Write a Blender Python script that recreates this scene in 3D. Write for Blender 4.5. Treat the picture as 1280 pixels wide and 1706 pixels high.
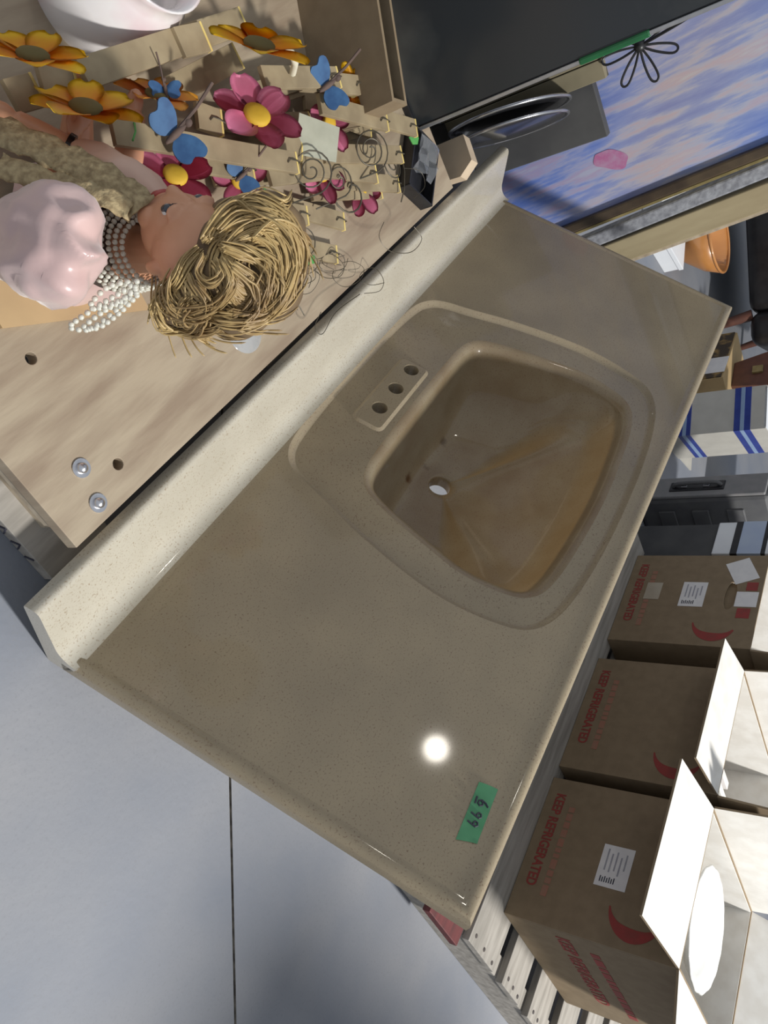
import bpy, bmesh, math, random
from mathutils import Vector, Matrix, noise
from mathutils.geometry import delaunay_2d_cdt

random.seed(7)
S = bpy.context.scene
for o in list(bpy.data.objects):
    bpy.data.objects.remove(o)

# ------------------------------------------------------------------ camera
FOC, CX, CY = 1290.0, 640.0, 853.0
CAM = Vector((0.26375, -0.41456, 0.88175))
RM = Matrix(((-0.45159514, 0.65161059, -0.60947967),
             (0.42306376, 0.75781226, 0.49672691),
             (0.78554368, -0.0335293, -0.61789717)))   # photo axes (right, down, forward) -> world
cd = bpy.data.cameras.new('camera'); cam = bpy.data.objects.new('camera', cd); S.collection.objects.link(cam)
cd.sensor_fit = 'VERTICAL'; cd.sensor_height = 36.0; cd.sensor_width = 27.0
cd.lens = FOC / 1706.0 * 36.0; cd.clip_start = 0.02; cd.clip_end = 60
rt, up, bk = RM @ Vector((1, 0, 0)), RM @ Vector((0, -1, 0)), RM @ Vector((0, 0, -1))
cam.matrix_world = Matrix(((rt.x, up.x, bk.x, CAM.x), (rt.y, up.y, bk.y, CAM.y), (rt.z, up.z, bk.z, CAM.z), (0, 0, 0, 1)))
S.camera = cam

# ------------------------------------------------------------------ world, lamps, exposure
S.view_settings.view_transform = 'Standard'; S.view_settings.look = 'None'
S.view_settings.gamma = 1.0; S.view_settings.use_curve_mapping = False
S.view_settings.exposure = 0.0
W = bpy.data.worlds.new('hall_air'); S.world = W; W.use_nodes = True
W.node_tree.nodes['Background'].inputs[0].default_value = (0.86, 0.92, 1.0, 1)
W.node_tree.nodes['Background'].inputs[1].default_value = 0.48

def lamp(name, kind, loc, target, power, col, size=0.3):
    l = bpy.data.lights.new(name, kind); o = bpy.data.objects.new(name, l); S.collection.objects.link(o)
    o.location = loc; l.energy = power; l.color = col
    if kind == 'AREA':
        l.shape = 'DISK'; l.size = size
    else:
        l.shadow_soft_size = size
    d = Vector(target) - Vector(loc)
    o.rotation_euler = d.to_track_quat('-Z', 'Y').to_euler()
    return o
lamp('skylight', 'AREA', (1.0, 2.75, 3.6), (-0.4, 0.6, 0.1), 250, (1.0, 0.985, 0.95), 0.36)
lamp('hall_lamp', 'POINT', (-1.71, -2.47, 2.97), (0, 0, 0), 18, (1.0, 0.93, 0.82), 0.075)

# ------------------------------------------------------------------ photo helpers: a pixel's ray met with a real plane
def ray(px, py): return (RM @ Vector((px - CX, py - CY, FOC)))
def hz(px, py, z):
    d = ray(px, py); return CAM + d * ((z - CAM.z) / d.z)
def hy(px, py, y):
    d = ray(px, py); return CAM + d * ((y - CAM.y) / d.y)
def hx(px, py, x):
    d = ray(px, py); return CAM + d * ((x - CAM.x) / d.x)
def dep(px, py, d): return CAM + ray(px, py) / FOC * d

# ------------------------------------------------------------------ materials
MATS = {}
def mat(name, col, rough=0.6, col2=None, scale=30, detail=4, bump=0.0, bscale=None, metal=0, coat=0, spec=0.5,
        trans=0.0, alpha=1.0, stretch=(1, 1, 1), lo=0.35, hi=0.65, sheen=0.0, fine=None):
    if name in MATS: return MATS[name]
    m = bpy.data.materials.new(name); m.use_nodes = True; MATS[name] = m
    nt = m.node_tree; b = nt.nodes['Principled BSDF']; L = nt.links.new
    b.inputs['Base Color'].default_value = (*col, 1); b.inputs['Roughness'].default_value = rough
    b.inputs['Metallic'].default_value = metal; b.inputs['Coat Weight'].default_value = coat
    b.inputs['Coat Roughness'].default_value = 0.06
    b.inputs['Specular IOR Level'].default_value = spec
    b.inputs['Transmission Weight'].default_value = trans; b.inputs['Alpha'].default_value = alpha
    b.inputs['Sheen Weight'].default_value = sheen
    tc = nt.nodes.new('ShaderNodeTexCoord'); mp = nt.nodes.new('ShaderNodeMapping')
    mp.inputs['Scale'].default_value = stretch; L(tc.outputs['Object'], mp.inputs['Vector'])
    if col2:
        n = nt.nodes.new('ShaderNodeTexNoise'); n.inputs['Scale'].default_value = scale; n.inputs['Detail'].default_value = detail
        L(mp.outputs[0], n.inputs['Vector'])
        r = nt.nodes.new('ShaderNodeMapRange'); r.inputs[1].default_value = lo; r.inputs[2].default_value = hi
        L(n.outputs['Fac'], r.inputs[0])
        x = nt.nodes.new('ShaderNodeMix'); x.data_type = 'RGBA'
        x.inputs['A'].default_value = (*col, 1); x.inputs['B'].default_value = (*col2, 1)
        L(r.outputs[0], x.inputs['Factor'])
        out = x.outputs['Result']
        if fine:                                   # fine speckle on top of the broad variation
            fs, fc, fl, fh = fine
            n2 = nt.nodes.new('ShaderNodeTexNoise'); n2.inputs['Scale'].default_value = fs; n2.inputs['Detail'].default_value = 3
            L(tc.outputs['Object'], n2.inputs['Vector'])
            r2 = nt.nodes.new('ShaderNodeMapRange'); r2.inputs[1].default_value = fl; r2.inputs[2].default_value = fh
            L(n2.outputs['Fac'], r2.inputs[0])
            x2 = nt.nodes.new('ShaderNodeMix'); x2.data_type = 'RGBA'
            L(out, x2.inputs['A']); x2.inputs['B'].default_value = (*fc, 1); L(r2.outputs[0], x2.inputs['Factor'])
            out = x2.outputs['Result']
        L(out, b.inputs['Base Color'])
    if bump:
        n = nt.nodes.new('ShaderNodeTexNoise'); n.inputs['Scale'].default_value = bscale or scale; n.inputs['Detail'].default_value = 3
        L(mp.outputs[0], n.inputs['Vector'])
        bp = nt.nodes.new('ShaderNodeBump'); bp.inputs['Strength'].default_value = bump; bp.inputs['Distance'].default_value = 0.002
        L(n.outputs['Fac'], bp.inputs['Height']); L(bp.outputs[0], b.inputs['Normal'])
    return m

marble = mat('cultured_marble', (0.345, 0.280, 0.182), 0.42, (0.292, 0.238, 0.158), 9, 4, coat=0.5, spec=0.25,
             fine=(420, (0.20, 0.135, 0.085), 0.57, 0.72))
basin_mat = mat('basin_marble', (0.31, 0.25, 0.16), 0.4, (0.245, 0.18, 0.105), 14, 5, coat=0.5, spec=0.25,
                fine=(420, (0.20, 0.13, 0.08), 0.57, 0.72))
def make_translucent(m, col, fac):                 # thin cast shell lets some light through
    nt = m.node_tree; o = nt.nodes['Material Output']; b = nt.nodes['Principled BSDF']
    t = nt.nodes.new('ShaderNodeBsdfTranslucent'); t.inputs[0].default_value = (*col, 1)
    x = nt.nodes.new('ShaderNodeMixShader'); x.inputs[0].default_value = fac
    nt.links.new(b.outputs[0], x.inputs[1]); nt.links.new(t.outputs[0], x.inputs[2]); nt.links.new(x.outputs[0], o.inputs[0])
make_translucent(basin_mat, (0.75, 0.42, 0.12), 0.06)
concrete = mat('concrete', (0.265, 0.268, 0.285), 0.7, (0.195, 0.212, 0.25), 3.2, 6, bump=0.25, bscale=90,
               fine=(240, (0.21, 0.215, 0.235), 0.55, 0.85))
joint = mat('joint_dirt', (0.10, 0.09, 0.08), 0.95, (0.25, 0.23, 0.2), 60)
plywood = mat('plywood', (0.40, 0.325, 0.23), 0.65, (0.28, 0.21, 0.145), 5.5, 8, bump=0.15, bscale=40, stretch=(1.2, 7, 1), lo=0.38, hi=0.66)
rawwood = mat('raw_wood', (0.50, 0.42, 0.31), 0.75, (0.34, 0.27, 0.19), 9, 6, bump=0.2, stretch=(1, 6, 6))
palewood = mat('weathered_pallet_wood', (0.40, 0.37, 0.33), 0.8, (0.26, 0.24, 0.21), 8, 6, bump=0.3, stretch=(1, 8, 8))
redwood = mat('dark_red_board', (0.16, 0.035, 0.035), 0.6, (0.09, 0.025, 0.025), 12, 5, stretch=(1, 6, 6))
kraft = mat('kraft_board', (0.26, 0.195, 0.12), 0.8, (0.225, 0.165, 0.10), 40, 4)
kraftin = mat('carton_lining', (0.78, 0.76, 0.72), 0.75, (0.70, 0.67, 0.62), 30, 3)
redink = mat('red_ink', (0.33, 0.045, 0.04), 0.7, (0.25, 0.05, 0.04), 60)
fadedink = mat('faded_red_ink', (0.36, 0.15, 0.10), 0.8, (0.32, 0.18, 0.12), 60)
paper = mat('white_paper', (0.80, 0.79, 0.78), 0.7, (0.74, 0.73, 0.73), 40)
darkink = mat('dark_ink', (0.03, 0.03, 0.05), 0.6, (0.05, 0.05, 0.07), 50)
greyink = mat('grey_ink', (0.32, 0.32, 0.36), 0.6, (0.4, 0.4, 0.44), 50)
black = mat('black_plastic', (0.012, 0.012, 0.014), 0.35, (0.02, 0.02, 0.022), 30)
hole_dark = mat('hole_dark', (0.01, 0.008, 0.006), 0.9, (0.02, 0.015, 0.01), 40)
zinc = mat('zinc_metal', (0.75, 0.75, 0.78), 0.28, (0.6, 0.6, 0.62), 80, metal=1)

# ------------------------------------------------------------------ object helpers
def link(o, parent=None):
    S.collection.objects.link(o)
    if parent is not None: o.parent = parent
    return o
def tag(o, label, cat, group=None, kind=None):
    if label: o['label'] = label
    if cat: o['category'] = cat
    if group: o['group'] = group
    if kind: o['kind'] = kind
    return o
def struct(o):
    o['kind'] = 'structure'; return o
def thing(name, label, cat, loc=(0, 0, 0), rz=0.0, group=None, mw=None):
    o = bpy.data.objects.new(name, None); o.empty_display_size = 0.05; link(o)
    if mw is not None: o.matrix_world = mw
    else: o.location = loc; o.rotation_euler = (0, 0, rz)
    return tag(o, label, cat, group)
def bm_obj(name, bm, m, parent=None, smooth=False, angle=None, bevel=0, subsurf=0, recalc=True):
    if recalc: bmesh.ops.recalc_face_normals(bm, faces=bm.faces)
    me = bpy.data.meshes.new(name); bm.to_mesh(me); bm.free()
    for x in (m if isinstance(m, (list, tuple)) else [m]): me.materials.append(x)
    o = bpy.data.objects.new(name, me); link(o, parent)
    if smooth:
        me.polygons.foreach_set('use_smooth', [True] * len(me.polygons))
        if angle: me.set_sharp_from_angle(angle=math.radians(angle))
    if bevel:
        b = o.modifiers.new('bevel', 'BEVEL'); b.width = bevel; b.segments = 2; b.limit_method = 'ANGLE'
    if subsurf:
        s = o.modifiers.new('subsurf', 'SUBSURF'); s.levels = subsurf; s.render_levels = subsurf
    return o
def py_obj(name, verts, faces, m, parent=None, **k):
    bm = bmesh.new(); vs = [bm.verts.new(v) for v in verts]
    for f in faces:
        try: bm.faces.new([vs[i] for i in f])
        except ValueError: pass
    return bm_obj(name, bm, m, parent, **k)
def add_box(bm, lo, hi, M=None):
    vs = []
    for z in (lo[2], hi[2]):
        for x, y in ((lo[0], lo[1]), (hi[0], lo[1]), (hi[0], hi[1]), (lo[0], hi[1])):
            v = Vector((x, y, z)); vs.append(bm.verts.new(M @ v if M else v))
    for f in ((3, 2, 1, 0), (4, 5, 6, 7), (0, 1, 5, 4), (1, 2, 6, 5), (2, 3, 7, 6), (3, 0, 4, 7)):
        bm.faces.new([vs[i] for i in f])
def box(name, lo, hi, m, parent=None, M=None, bevel=0.0):
    bm = bmesh.new(); add_box(bm, lo, hi, M); return bm_obj(name, bm, m, parent, bevel=bevel)
def frame(direction, upv=Vector((0, 0, 1))):
    d = Vector(direction).normalized(); s = d.cross(upv)
    if s.length < 1e-4: s = d.cross(Vector((0, 1, 0)))
    s.normalize(); return s, s.cross(d).normalized(), d
def add_tube(bm, pts, rad, seg=8, closed=False, flat=1.0):
    pts = [Vector(p) for p in pts]; n = len(pts); rings = []
    prev = None
    for i, p in enumerate(pts):
        a = pts[(i - 1) % n] if (closed or i > 0) else p
        b = pts[(i + 1) % n] if (closed or i < n - 1) else p
        d = (b - a)
        if d.length < 1e-9: d = Vector((0, 0, 1))
        d.normalize()
        if prev is None: s, u, d = frame(d)
        else:
            s = prev - d * prev.dot(d)
            if s.length < 1e-6: s, u, d = frame(d)
            s.normalize(); u = s.cross(d)
        prev = s
        r = rad[i] if isinstance(rad, (list, tuple)) else rad
        rings.append([bm.verts.new(p + s * math.cos(2 * math.pi * k / seg) * r + u * math.sin(2 * math.pi * k / seg) * r * flat) for k in range(seg)])
    m = n if closed else n - 1
    for i in range(m):
        A, B = rings[i], rings[(i + 1) % n]
        for k in range(seg): bm.faces.new((A[k], A[(k + 1) % seg], B[(k + 1) % seg], B[k]))
    if not closed:
        bm.faces.new(rings[0]); bm.faces.new(rings[-1][::-1])
def tube(name, pts, rad, m, parent=None, seg=8, closed=False, flat=1.0):
    bm = bmesh.new(); add_tube(bm, pts, rad, seg, closed, flat); return bm_obj(name, bm, m, parent, smooth=True, angle=50)
def add_ball(bm, c, r, seg=8, rings=6, M=None):
    r = r if isinstance(r, (tuple, list, Vector)) else (r, r, r)
    c = Vector(c); top = bm.verts.new(c + (M @ Vector((0, 0, r[2])) if M else Vector((0, 0, r[2]))))
    rows = []
    for i in range(1, rings):
        a = math.pi * i / rings
        row = []
        for k in range(seg):
            b = 2 * math.pi * k / seg
            v = Vector((r[0] * math.sin(a) * math.cos(b), r[1] * math.sin(a) * math.sin(b), r[2] * math.cos(a)))
            row.append(bm.verts.new(c + (M @ v if M else v)))
        rows.append(row)
    bot = bm.verts.new(c + (M @ Vector((0, 0, -r[2])) if M else Vector((0, 0, -r[2]))))
    for k in range(seg):
        bm.faces.new((top, rows[0][k], rows[0][(k + 1) % seg])); bm.faces.new((bot, rows[-1][(k + 1) % seg], rows[-1][k]))
        for i in range(len(rows) - 1):
            bm.faces.new((rows[i][k], rows[i + 1][k], rows[i + 1][(k + 1) % seg], rows[i][(k + 1) % seg]))
def add_lathe(bm, prof, seg=32, c=(0, 0, 0), wob=None):
    c = Vector(c); rings = []
    for j, (r, z) in enumerate(prof):
        rings.append([bm.verts.new(c + Vector((math.cos(2 * math.pi * k / seg) * r * (wob(k, seg, j) if wob else 1), math.sin(2 * math.pi * k / seg) * r * (wob(k, seg, j) if wob else 1), z))) for k in range(seg)])
    for i in range(len(rings) - 1):
        for k in range(seg): bm.faces.new((rings[i][k], rings[i][(k + 1) % seg], rings[i + 1][(k + 1) % seg], rings[i + 1][k]))
    return rings
def inside(p, poly):
    x, y = p; c = False; n = len(poly); j = n - 1
    for i in range(n):
        xi, yi = poly[i]; xj, yj = poly[j]
        if (yi > y) != (yj > y) and x < (xj - xi) * (y - yi) / (yj - yi) + xi: c = not c
        j = i
    return c
def cdt(loops, holes):
    """triangulate the area of loops[0] with every loop as an edge chain, leaving the holes out"""
    pts, edges = [], []
    for lp in loops:
        b = len(pts); n = len(lp); pts += [Vector(p) for p in lp]; edges += [(b + i, b + (i + 1) % n) for i in range(n)]
    vs, es, fs, ov, oe, of = delaunay_2d_cdt(pts, edges, [], 0, 1e-6)
    tris = []
    for f in fs:
        c = sum((vs[i] for i in f), Vector((0, 0))) / len(f)
        if inside(c, loops[0]) and not any(inside(c, h) for h in holes): tris.append(tuple(f))
    return vs, tris, ov
def circle(cx, cy, r, n=24, ry=None): return [(cx + r * math.cos(2 * math.pi * k / n), cy + (ry or r) * math.sin(2 * math.pi * k / n)) for k in range(n)]
def panel(name, outline, holes, th, m, parent=None, M=None, bevel=0.0):
    """flat panel in local xy with real holes and a thickness (z from -th to 0)"""
    vs, tris, ov = cdt([outline] + holes, holes)
    bm = bmesh.new(); M = M or Matrix()
    T = [bm.verts.new(M @ Vector((v.x, v.y, 0))) for v in vs]; B = [bm.verts.new(M @ Vector((v.x, v.y, -th))) for v in vs]
    cnt = {}
    for t in tris:
        bm.faces.new([T[i] for i in t]); bm.faces.new([B[i] for i in reversed(t)])
        for a, b in zip(t, t[1:] + t[:1]):
            k = (min(a, b), max(a, b)); cnt[k] = cnt.get(k, 0) + 1
    for (a, b), c in cnt.items():
        if c == 1: bm.faces.new((T[a], T[b], B[b], B[a]))
    for v in list(bm.verts):
        if not v.link_faces: bm.verts.remove(v)
    return bm_obj(name, bm, m, parent, bevel=bevel)
def text_obj(name, body, size, m, parent, M, ext=0.0004, align='LEFT', squash=1.0):
    c = bpy.data.curves.new('txt', 'FONT'); c.body = body; c.size = size; c.extrude = ext; c.align_x = align
    c.resolution_u = 3; c.offset = size * .022
    o = bpy.data.objects.new('txt', c); S.collection.objects.link(o)
    dg = bpy.context.evaluated_depsgraph_get(); me = bpy.data.meshes.new_from_object(o.evaluated_get(dg))
    bpy.data.objects.remove(o); bpy.data.curves.remove(c)
    me.transform(M @ Matrix.Diagonal((squash, 1, 1, 1))); me.materials.clear(); me.materials.append(m); me.name = name
    return link(bpy.data.objects.new(name, me), parent)
def remeshed(name, bm, m, parent, voxel, smooth_it=4, disp=None):
    bmesh.ops.recalc_face_normals(bm, faces=bm.faces)
    me = bpy.data.meshes.new('tmp'); bm.to_mesh(me); bm.free()
    o = bpy.data.objects.new('tmp', me); S.collection.objects.link(o)
    r = o.modifiers.new('r', 'REMESH'); r.mode = 'VOXEL'; r.voxel_size = voxel
    s = o.modifiers.new('s', 'SMOOTH'); s.iterations = smooth_it; s.factor = 0.5
    dg = bpy.context.evaluated_depsgraph_get(); m2 = bpy.data.meshes.new_from_object(o.evaluated_get(dg))
    bpy.data.objects.remove(o); bpy.data.meshes.remove(me)
    if disp:
        for v in m2.vertices: v.co += v.normal * disp(v.co)
    m2.polygons.foreach_set('use_smooth', [True] * len(m2.polygons))
    m2.materials.clear()
    for x in (m if isinstance(m, (list, tuple)) else [m]): m2.materials.append(x)
    m2.name = name
    return link(bpy.data.objects.new(name, m2), parent)
def basis(x, y, z, o): return Matrix(((x[0], y[0], z[0], o[0]), (x[1], y[1], z[1], o[1]), (x[2], y[2], z[2], o[2]), (0, 0, 0, 1)))
def catmull(p, closed=True, sub=4):
    out = []; n = len(p)
    for i in range(n if closed else n - 1):
        g = lambda k: Vector(p[k % n]) if closed else Vector(p[max(0, min(n - 1, k))])
        a, b, c, d = g(i - 1), g(i), g(i + 1), g(i + 2)
        for k in range(sub):
            t = k / sub
            out.append(0.5 * ((2 * b) + (c - a) * t + (2 * a - 5 * b + 4 * c - d) * t * t + (3 * b - a - 3 * c + d) * t ** 3))
    if not closed: out.append(Vector(p[-1]))
    return out
Z = Vector((0, 0, 1))
# ================================================================== floor (concrete slabs with a saw-cut joint)
j0, j1 = hz(385, 1370, 0), hz(390, 1600, 0)
jd = (j1 - j0).normalized(); jn = Vector((-jd.y, jd.x, 0))
prof = [(-10, 0, 0), (-0.0022, 0, 0), (-0.0014, -0.004, 1), (0.0014, -0.004, 1), (0.0022, 0, 0), (10, 0, 0)]
bm = bmesh.new()
rows = [[bm.verts.new(j0 + jd * a + jn * p + Z * z) for p, z, _ in prof] for a in (-10, 10)]
for i in range(5):
    f = bm.faces.new((rows[0][i], rows[0][i + 1], rows[1][i + 1], rows[1][i])); f.material_index = 1 if i in (1, 2, 3) else 0
struct(bm_obj('floor', bm, [concrete, joint]))
# far walls of the hall, well outside the view
wallm = mat('painted_block', (0.42, 0.43, 0.44), 0.9, (0.36, 0.37, 0.38), 3, 5)
struct(box('wall_back', (-11, 9.0, 0), (9, 9.2, 4.5), wallm)); struct(box('wall_left', (-11, -9, 0), (-10.8, 9.0, 4.5), wallm))

# ================================================================== vanity top, leaning back with its splash on the floor
eS = Vector((-0.99951, 0, 0.03121)); eN = Vector((0.02025, -0.76089, 0.64856)); eN = (eN - eS * eN.dot(eS)).normalized()
eT = eN.cross(-eS)
VM = basis(-eS, eT, eN, (0, 0, 0.0315))
LEN, DEP = 1.3, 0.54
van = thing('vanity_top', 'long speckled beige vanity top with a moulded sink leaning above the concrete floor', 'vanity top', mw=VM)
S0 = 0.648
def sym(h): return [(-(S0 + a), t) for a, t in h] + [(-(S0 - a), t) for a, t in reversed(h[1:-1])]
outer = [(v.x, v.y) for v in catmull(sym([(0, .023), (.10, .0235), (.19, .03), (.226, .042), (.246, .066), (.262, .12), (.284, .19), (.303, .28), (.309, .345), (.302, .41), (.286, .455), (.25, .48), (.19, .494), (.10, .502), (0, .504)]))]
inner = [(v.x, v.y) for v in catmull(sym([(0, .136), (.10, .1365), (.165, .14), (.198, .152), (.216, .175), (.231, .22), (.245, .28), (.257, .345), (.250, .41), (.233, .443), (.2, .46), (.13, .47), (0, .476)]))]
def offset(lp, d):                                  # d > 0 grows the loop
    n = len(lp); out = []
    area = sum(lp[i][0] * lp[(i + 1) % n][1] - lp[(i + 1) % n][0] * lp[i][1] for i in range(n)); s = 1 if area > 0 else -1
    for i in range(n):
        a, b = Vector(lp[i - 1]), Vector(lp[(i + 1) % n]); t = (b - a).normalized()
        out.append((lp[i][0] + t.y * d * s, lp[i][1] - t.x * d * s))
    return out
DK = -0.008
def rrect(x0, y0, x1, y1, r, n=4):
    out = []
    for cx, cy, a0 in ((x1 - r, y1 - r, 0), (x0 + r, y1 - r, 90), (x0 + r, y0 + r, 180), (x1 - r, y0 + r, 270)):
        for k in range(n + 1):
            a = math.radians(a0 + 90 * k / n); out.append((cx + r * math.cos(a), cy + r * math.sin(a)))
    return out
def edge_rect(ins, n=40):                           # inset rectangle; the back side stays put under the splash
    x0, x1, y0, y1 = -LEN + ins, -ins, 0.0, DEP - ins
    a = [(x1 + (x0 - x1) * k / n, y1) for k in range(n)] + [(x0, y1 + (y0 - y1) * k / 16) for k in range(16)]
    return a + [(x0 + (x1 - x0) * k / n, y0) for k in range(n)] + [(x1, y0 + (y1 - y0) * k / 16) for k in range(16)]
flat0 = edge_rect(0.020)
pad = rrect(-0.725, 0.070, -0.548, 0.126, 0.012); pad_in = offset(pad, -0.005)
fh = [circle(-(S0 + d), 0.099, 0.0128, 20) for d in (-0.055, 0.0, 0.055)]
loops = [flat0, edge_rect(0.0235), offset(outer, .008), offset(outer, .004), offset(outer, .001), offset(outer, -.003), offset(outer, -.007), offset(pad, .003), pad, pad_in] + fh + [offset(inner, .004), inner]
zs = [0, 0, 0, 0, -.0018, -.0066, DK, DK, DK, DK + .0035] + [DK + .0035] * 3 + [DK, DK]
vs, tris, ov = cdt(loops, fh + [inner])
zmap = {}
cum = 0
lookup = []
for lp, z in zip(loops, zs): lookup += [z] * len(lp)
zz = [next((lookup[i] for i in o if i < len(lookup)), 0) if o else 0 for o in ov]
bm = bmesh.new(); V = [bm.verts.new((v.x, v.y, z)) for v, z in zip(vs, zz)]
for t in tris:
    f = bm.faces.new([V[i] for i in t]); f.tag = len({round(zz[i], 5) for i in t}) == 1
idx = {}
for i, o in enumerate(ov):
    for k in o: idx[k] = i
# rolled front and end edges
n0 = len(flat0); prev = [V[idx[i]] for i in range(n0)]
for ins, z in ((.017, .0004), (.0145, .0011), (.0115, .0014), (.0085, .0012), (.0055, .0004), (.003, -.0012), (.001, -.0042), (0, -.008), (0, -.025), (.012, -.027)):
    cur = [bm.verts.new((x, y, z)) for x, y in edge_rect(ins)]
    for i in range(n0): bm.faces.new((prev[i], prev[(i + 1) % n0], cur[(i + 1) % n0], cur[i]))
    prev = cur
# faucet hole walls
base = sum(len(l) for l in loops[:10])
for h in range(3):
    ring = [V[idx[base + h * 20 + k]] for k in range(20)]
    low = [bm.verts.new((v.co.x, v.co.y, -.03)) for v in ring]
    for k in range(20): bm.faces.new((ring[k], ring[(k + 1) % 20], low[(k + 1) % 20], low[k]))
for v in list(bm.verts):
    if not v.link_faces: bm.verts.remove(v)
flat_f = [f.tag for f in bm.faces]
slab = bm_obj('counter_slab', bm, marble, van, smooth=True, angle=40)
for p, t in zip(slab.data.polygons, flat_f):
    if t: p.use_smooth = False
# underside of the slab
big = offset(inner, .03)
vs2, tr2, ov2 = cdt([edge_rect(.012), big] + fh, [big] + fh)
py_obj('slab_underside', [(v.x, v.y, -.027) for v in vs2], tr2, mat('raw_casting', (0.5, 0.47, 0.42), 0.8, (0.42, 0.39, 0.34), 20), van)
# moulded basin
n = len(inner); DC = Vector((-0.642, 0.226)); DR = 0.021; DD = 0.158
bm = bmesh.new(); rings = []
def ring_of(pts): rings.append([bm.verts.new(p) for p in pts])
ring_of([(x, y, DK) for x, y in inner])
for d, z in ((.004, .0006), (.009, .0028), (.0135, .0068), (.0165, .0130)):
    ring_of([(x, y, DK - z) for x, y in offset(inner, -d)])
lipl = offset(inner, -.018); z0 = -DK + .020
NB = 22
for j in range(NB + 1):
    f = 1 - j / NB
    pts = []
    for i, (x, y) in enumerate(lipl):
        p = Vector((x, y)); a = math.atan2(y - DC.y, x - DC.x)
        q = DC + Vector((math.cos(a), math.sin(a))) * DR
        w = max(0, min(1, (y - .30) / .13)); w = w * w * (3 - 2 * w)
        pw = 5.2 * (1 - w) + 1.25 * w
        wall = 0.030 * w * (1 - max(0, (f - .86)) / .14) if f > .86 else 0.030 * w
        dd = z0 + wall + (DD - z0 - wall) * (1 - f ** pw)
        pos = q.lerp(p, f); pts.append((pos.x, pos.y, -dd))
    ring_of(pts)
for dz, s in ((.003, .93), (.010, .90), (.024, .90)):
    ring_of([(DC.x + (v.co.x - DC.x) * s, DC.y + (v.co.y - DC.y) * s, -DD - dz) for v in rings[4 + NB + 1]])
for A, B in zip(rings, rings[1:]):
    for i in range(n): bm.faces.new((A[i], A[(i + 1) % n], B[(i + 1) % n], B[i]))
basin = bm_obj('basin', bm, basin_mat, van, smooth=True)
# backsplash with a cove at its foot
pr = [(.024, .0004)] + [(.024 - .026 * math.sin(math.radians(a)), .030 - .030 * math.cos(math.radians(a))) for a in (15, 30, 45, 60, 75, 90)]
pr += [(-.0085, .090), (-.0100, .0955), (-.0125, .0985), (-.0160, .0995), (-.0265, .0990), (-.0295, .0975), (-.0305, .094), (-.022, -.025), (.0, -.025), (.010, -.020)]
bm = bmesh.new(); R0 = [bm.verts.new((0.0, y, z)) for y, z in pr]; R1 = [bm.verts.new((-LEN - .004, y, z)) for y, z in pr]
for i in range(len(pr)):
    k = (i + 1) % len(pr); bm.faces.new((R0[i], R0[k], R1[k], R1[i]))
bm.faces.new(R0[::-1]); bm.faces.new(R1)
splash = bm_obj('backsplash', bm, mat('lit_splash_marble', (0.53, 0.49, 0.40), 0.35, (0.48, 0.44, 0.355), 9, 4, coat=0.7, fine=(420, (0.32, 0.25, 0.17), 0.57, 0.72)), van, smooth=True, angle=42)  # counter marble in a paler copy: the brighter light here is put into the colour
# green masking tape with the hand-written lot number
tapem = mat('green_tape', (0.07, 0.27, 0.12), 0.55, (0.09, 0.31, 0.15), 25)
def vl(px, py, off=0.0):                            # pixel -> point of the slab's own plane
    d = ray(px, py); o = VM.translation + eN * off; w = CAM + d * ((o - CAM).dot(eN) / d.dot(eN))
    return VM.inverted() @ w
ta, tb, tc2, td = vl(798, 1303), vl(829, 1317), vl(794, 1408), vl(759, 1399)
N = 10; bm = bmesh.new(); rows = []
for i in range(N + 1):
    t = i / N; a = ta.lerp(td, t); b = tb.lerp(tc2, t)
    if i in (0, N):
        a = a + Vector((0, 0, .0004)); b = b + Vector((0, 0, .0006))
    rows.append([bm.verts.new(a.lerp(b, s) + Vector((.0012 * math.sin(s * 23) if i in (0, N) else 0, 0, .0009 + .0003 * math.sin(i * 2.1 + s * 5)))) for s in (0, .25, .5, .75, 1)])
for i in range(N):
    for k in range(4): bm.faces.new((rows[i][k], rows[i][k + 1], rows[i + 1][k + 1], rows[i + 1][k]))
tape = bm_obj('price_tape', bm, tapem, van, smooth=True); tape['label'] = 'green masking tape marked 699'
c0 = (ta + tb) / 2; c1 = (td + tc2) / 2; ux = (c1 - c0).normalized(); uy = Vector((0, 0, 1)).cross(ux); LT = (c1 - c0).length
def stroke(name, pts): tube(name, [c0 + ux * (LT * a) + uy * (LT * b) + Vector((0, 0, .0014)) for a, b in pts], .0011, darkink, tape, 6)
six = [(.05, .09), (.015, .045), (0.0, -.01), (.02, -.05), (.06, -.052), (.078, -.02), (.06, .012), (.03, .008), (.008, -.02)]
nine = [(.075, .035), (.05, .062), (.015, .05), (.008, .018), (.035, -.004), (.07, .014), (.077, .04), (.066, -.02), (.052, -.085)]
six = [(a * 1.25, b * 1.25) for a, b in six]; nine = [(a * 1.2, b * 1.2) for a, b in nine]
stroke('pen_digit', [(.27 + a, b + .01) for a, b in six]); stroke('pen_digit', [(.25, -.105), (.37, -.098)])
stroke('pen_digit', [(.47 + a, b) for a, b in nine]); stroke('pen_digit', [(.62 + a, b - .005) for a, b in nine])
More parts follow.
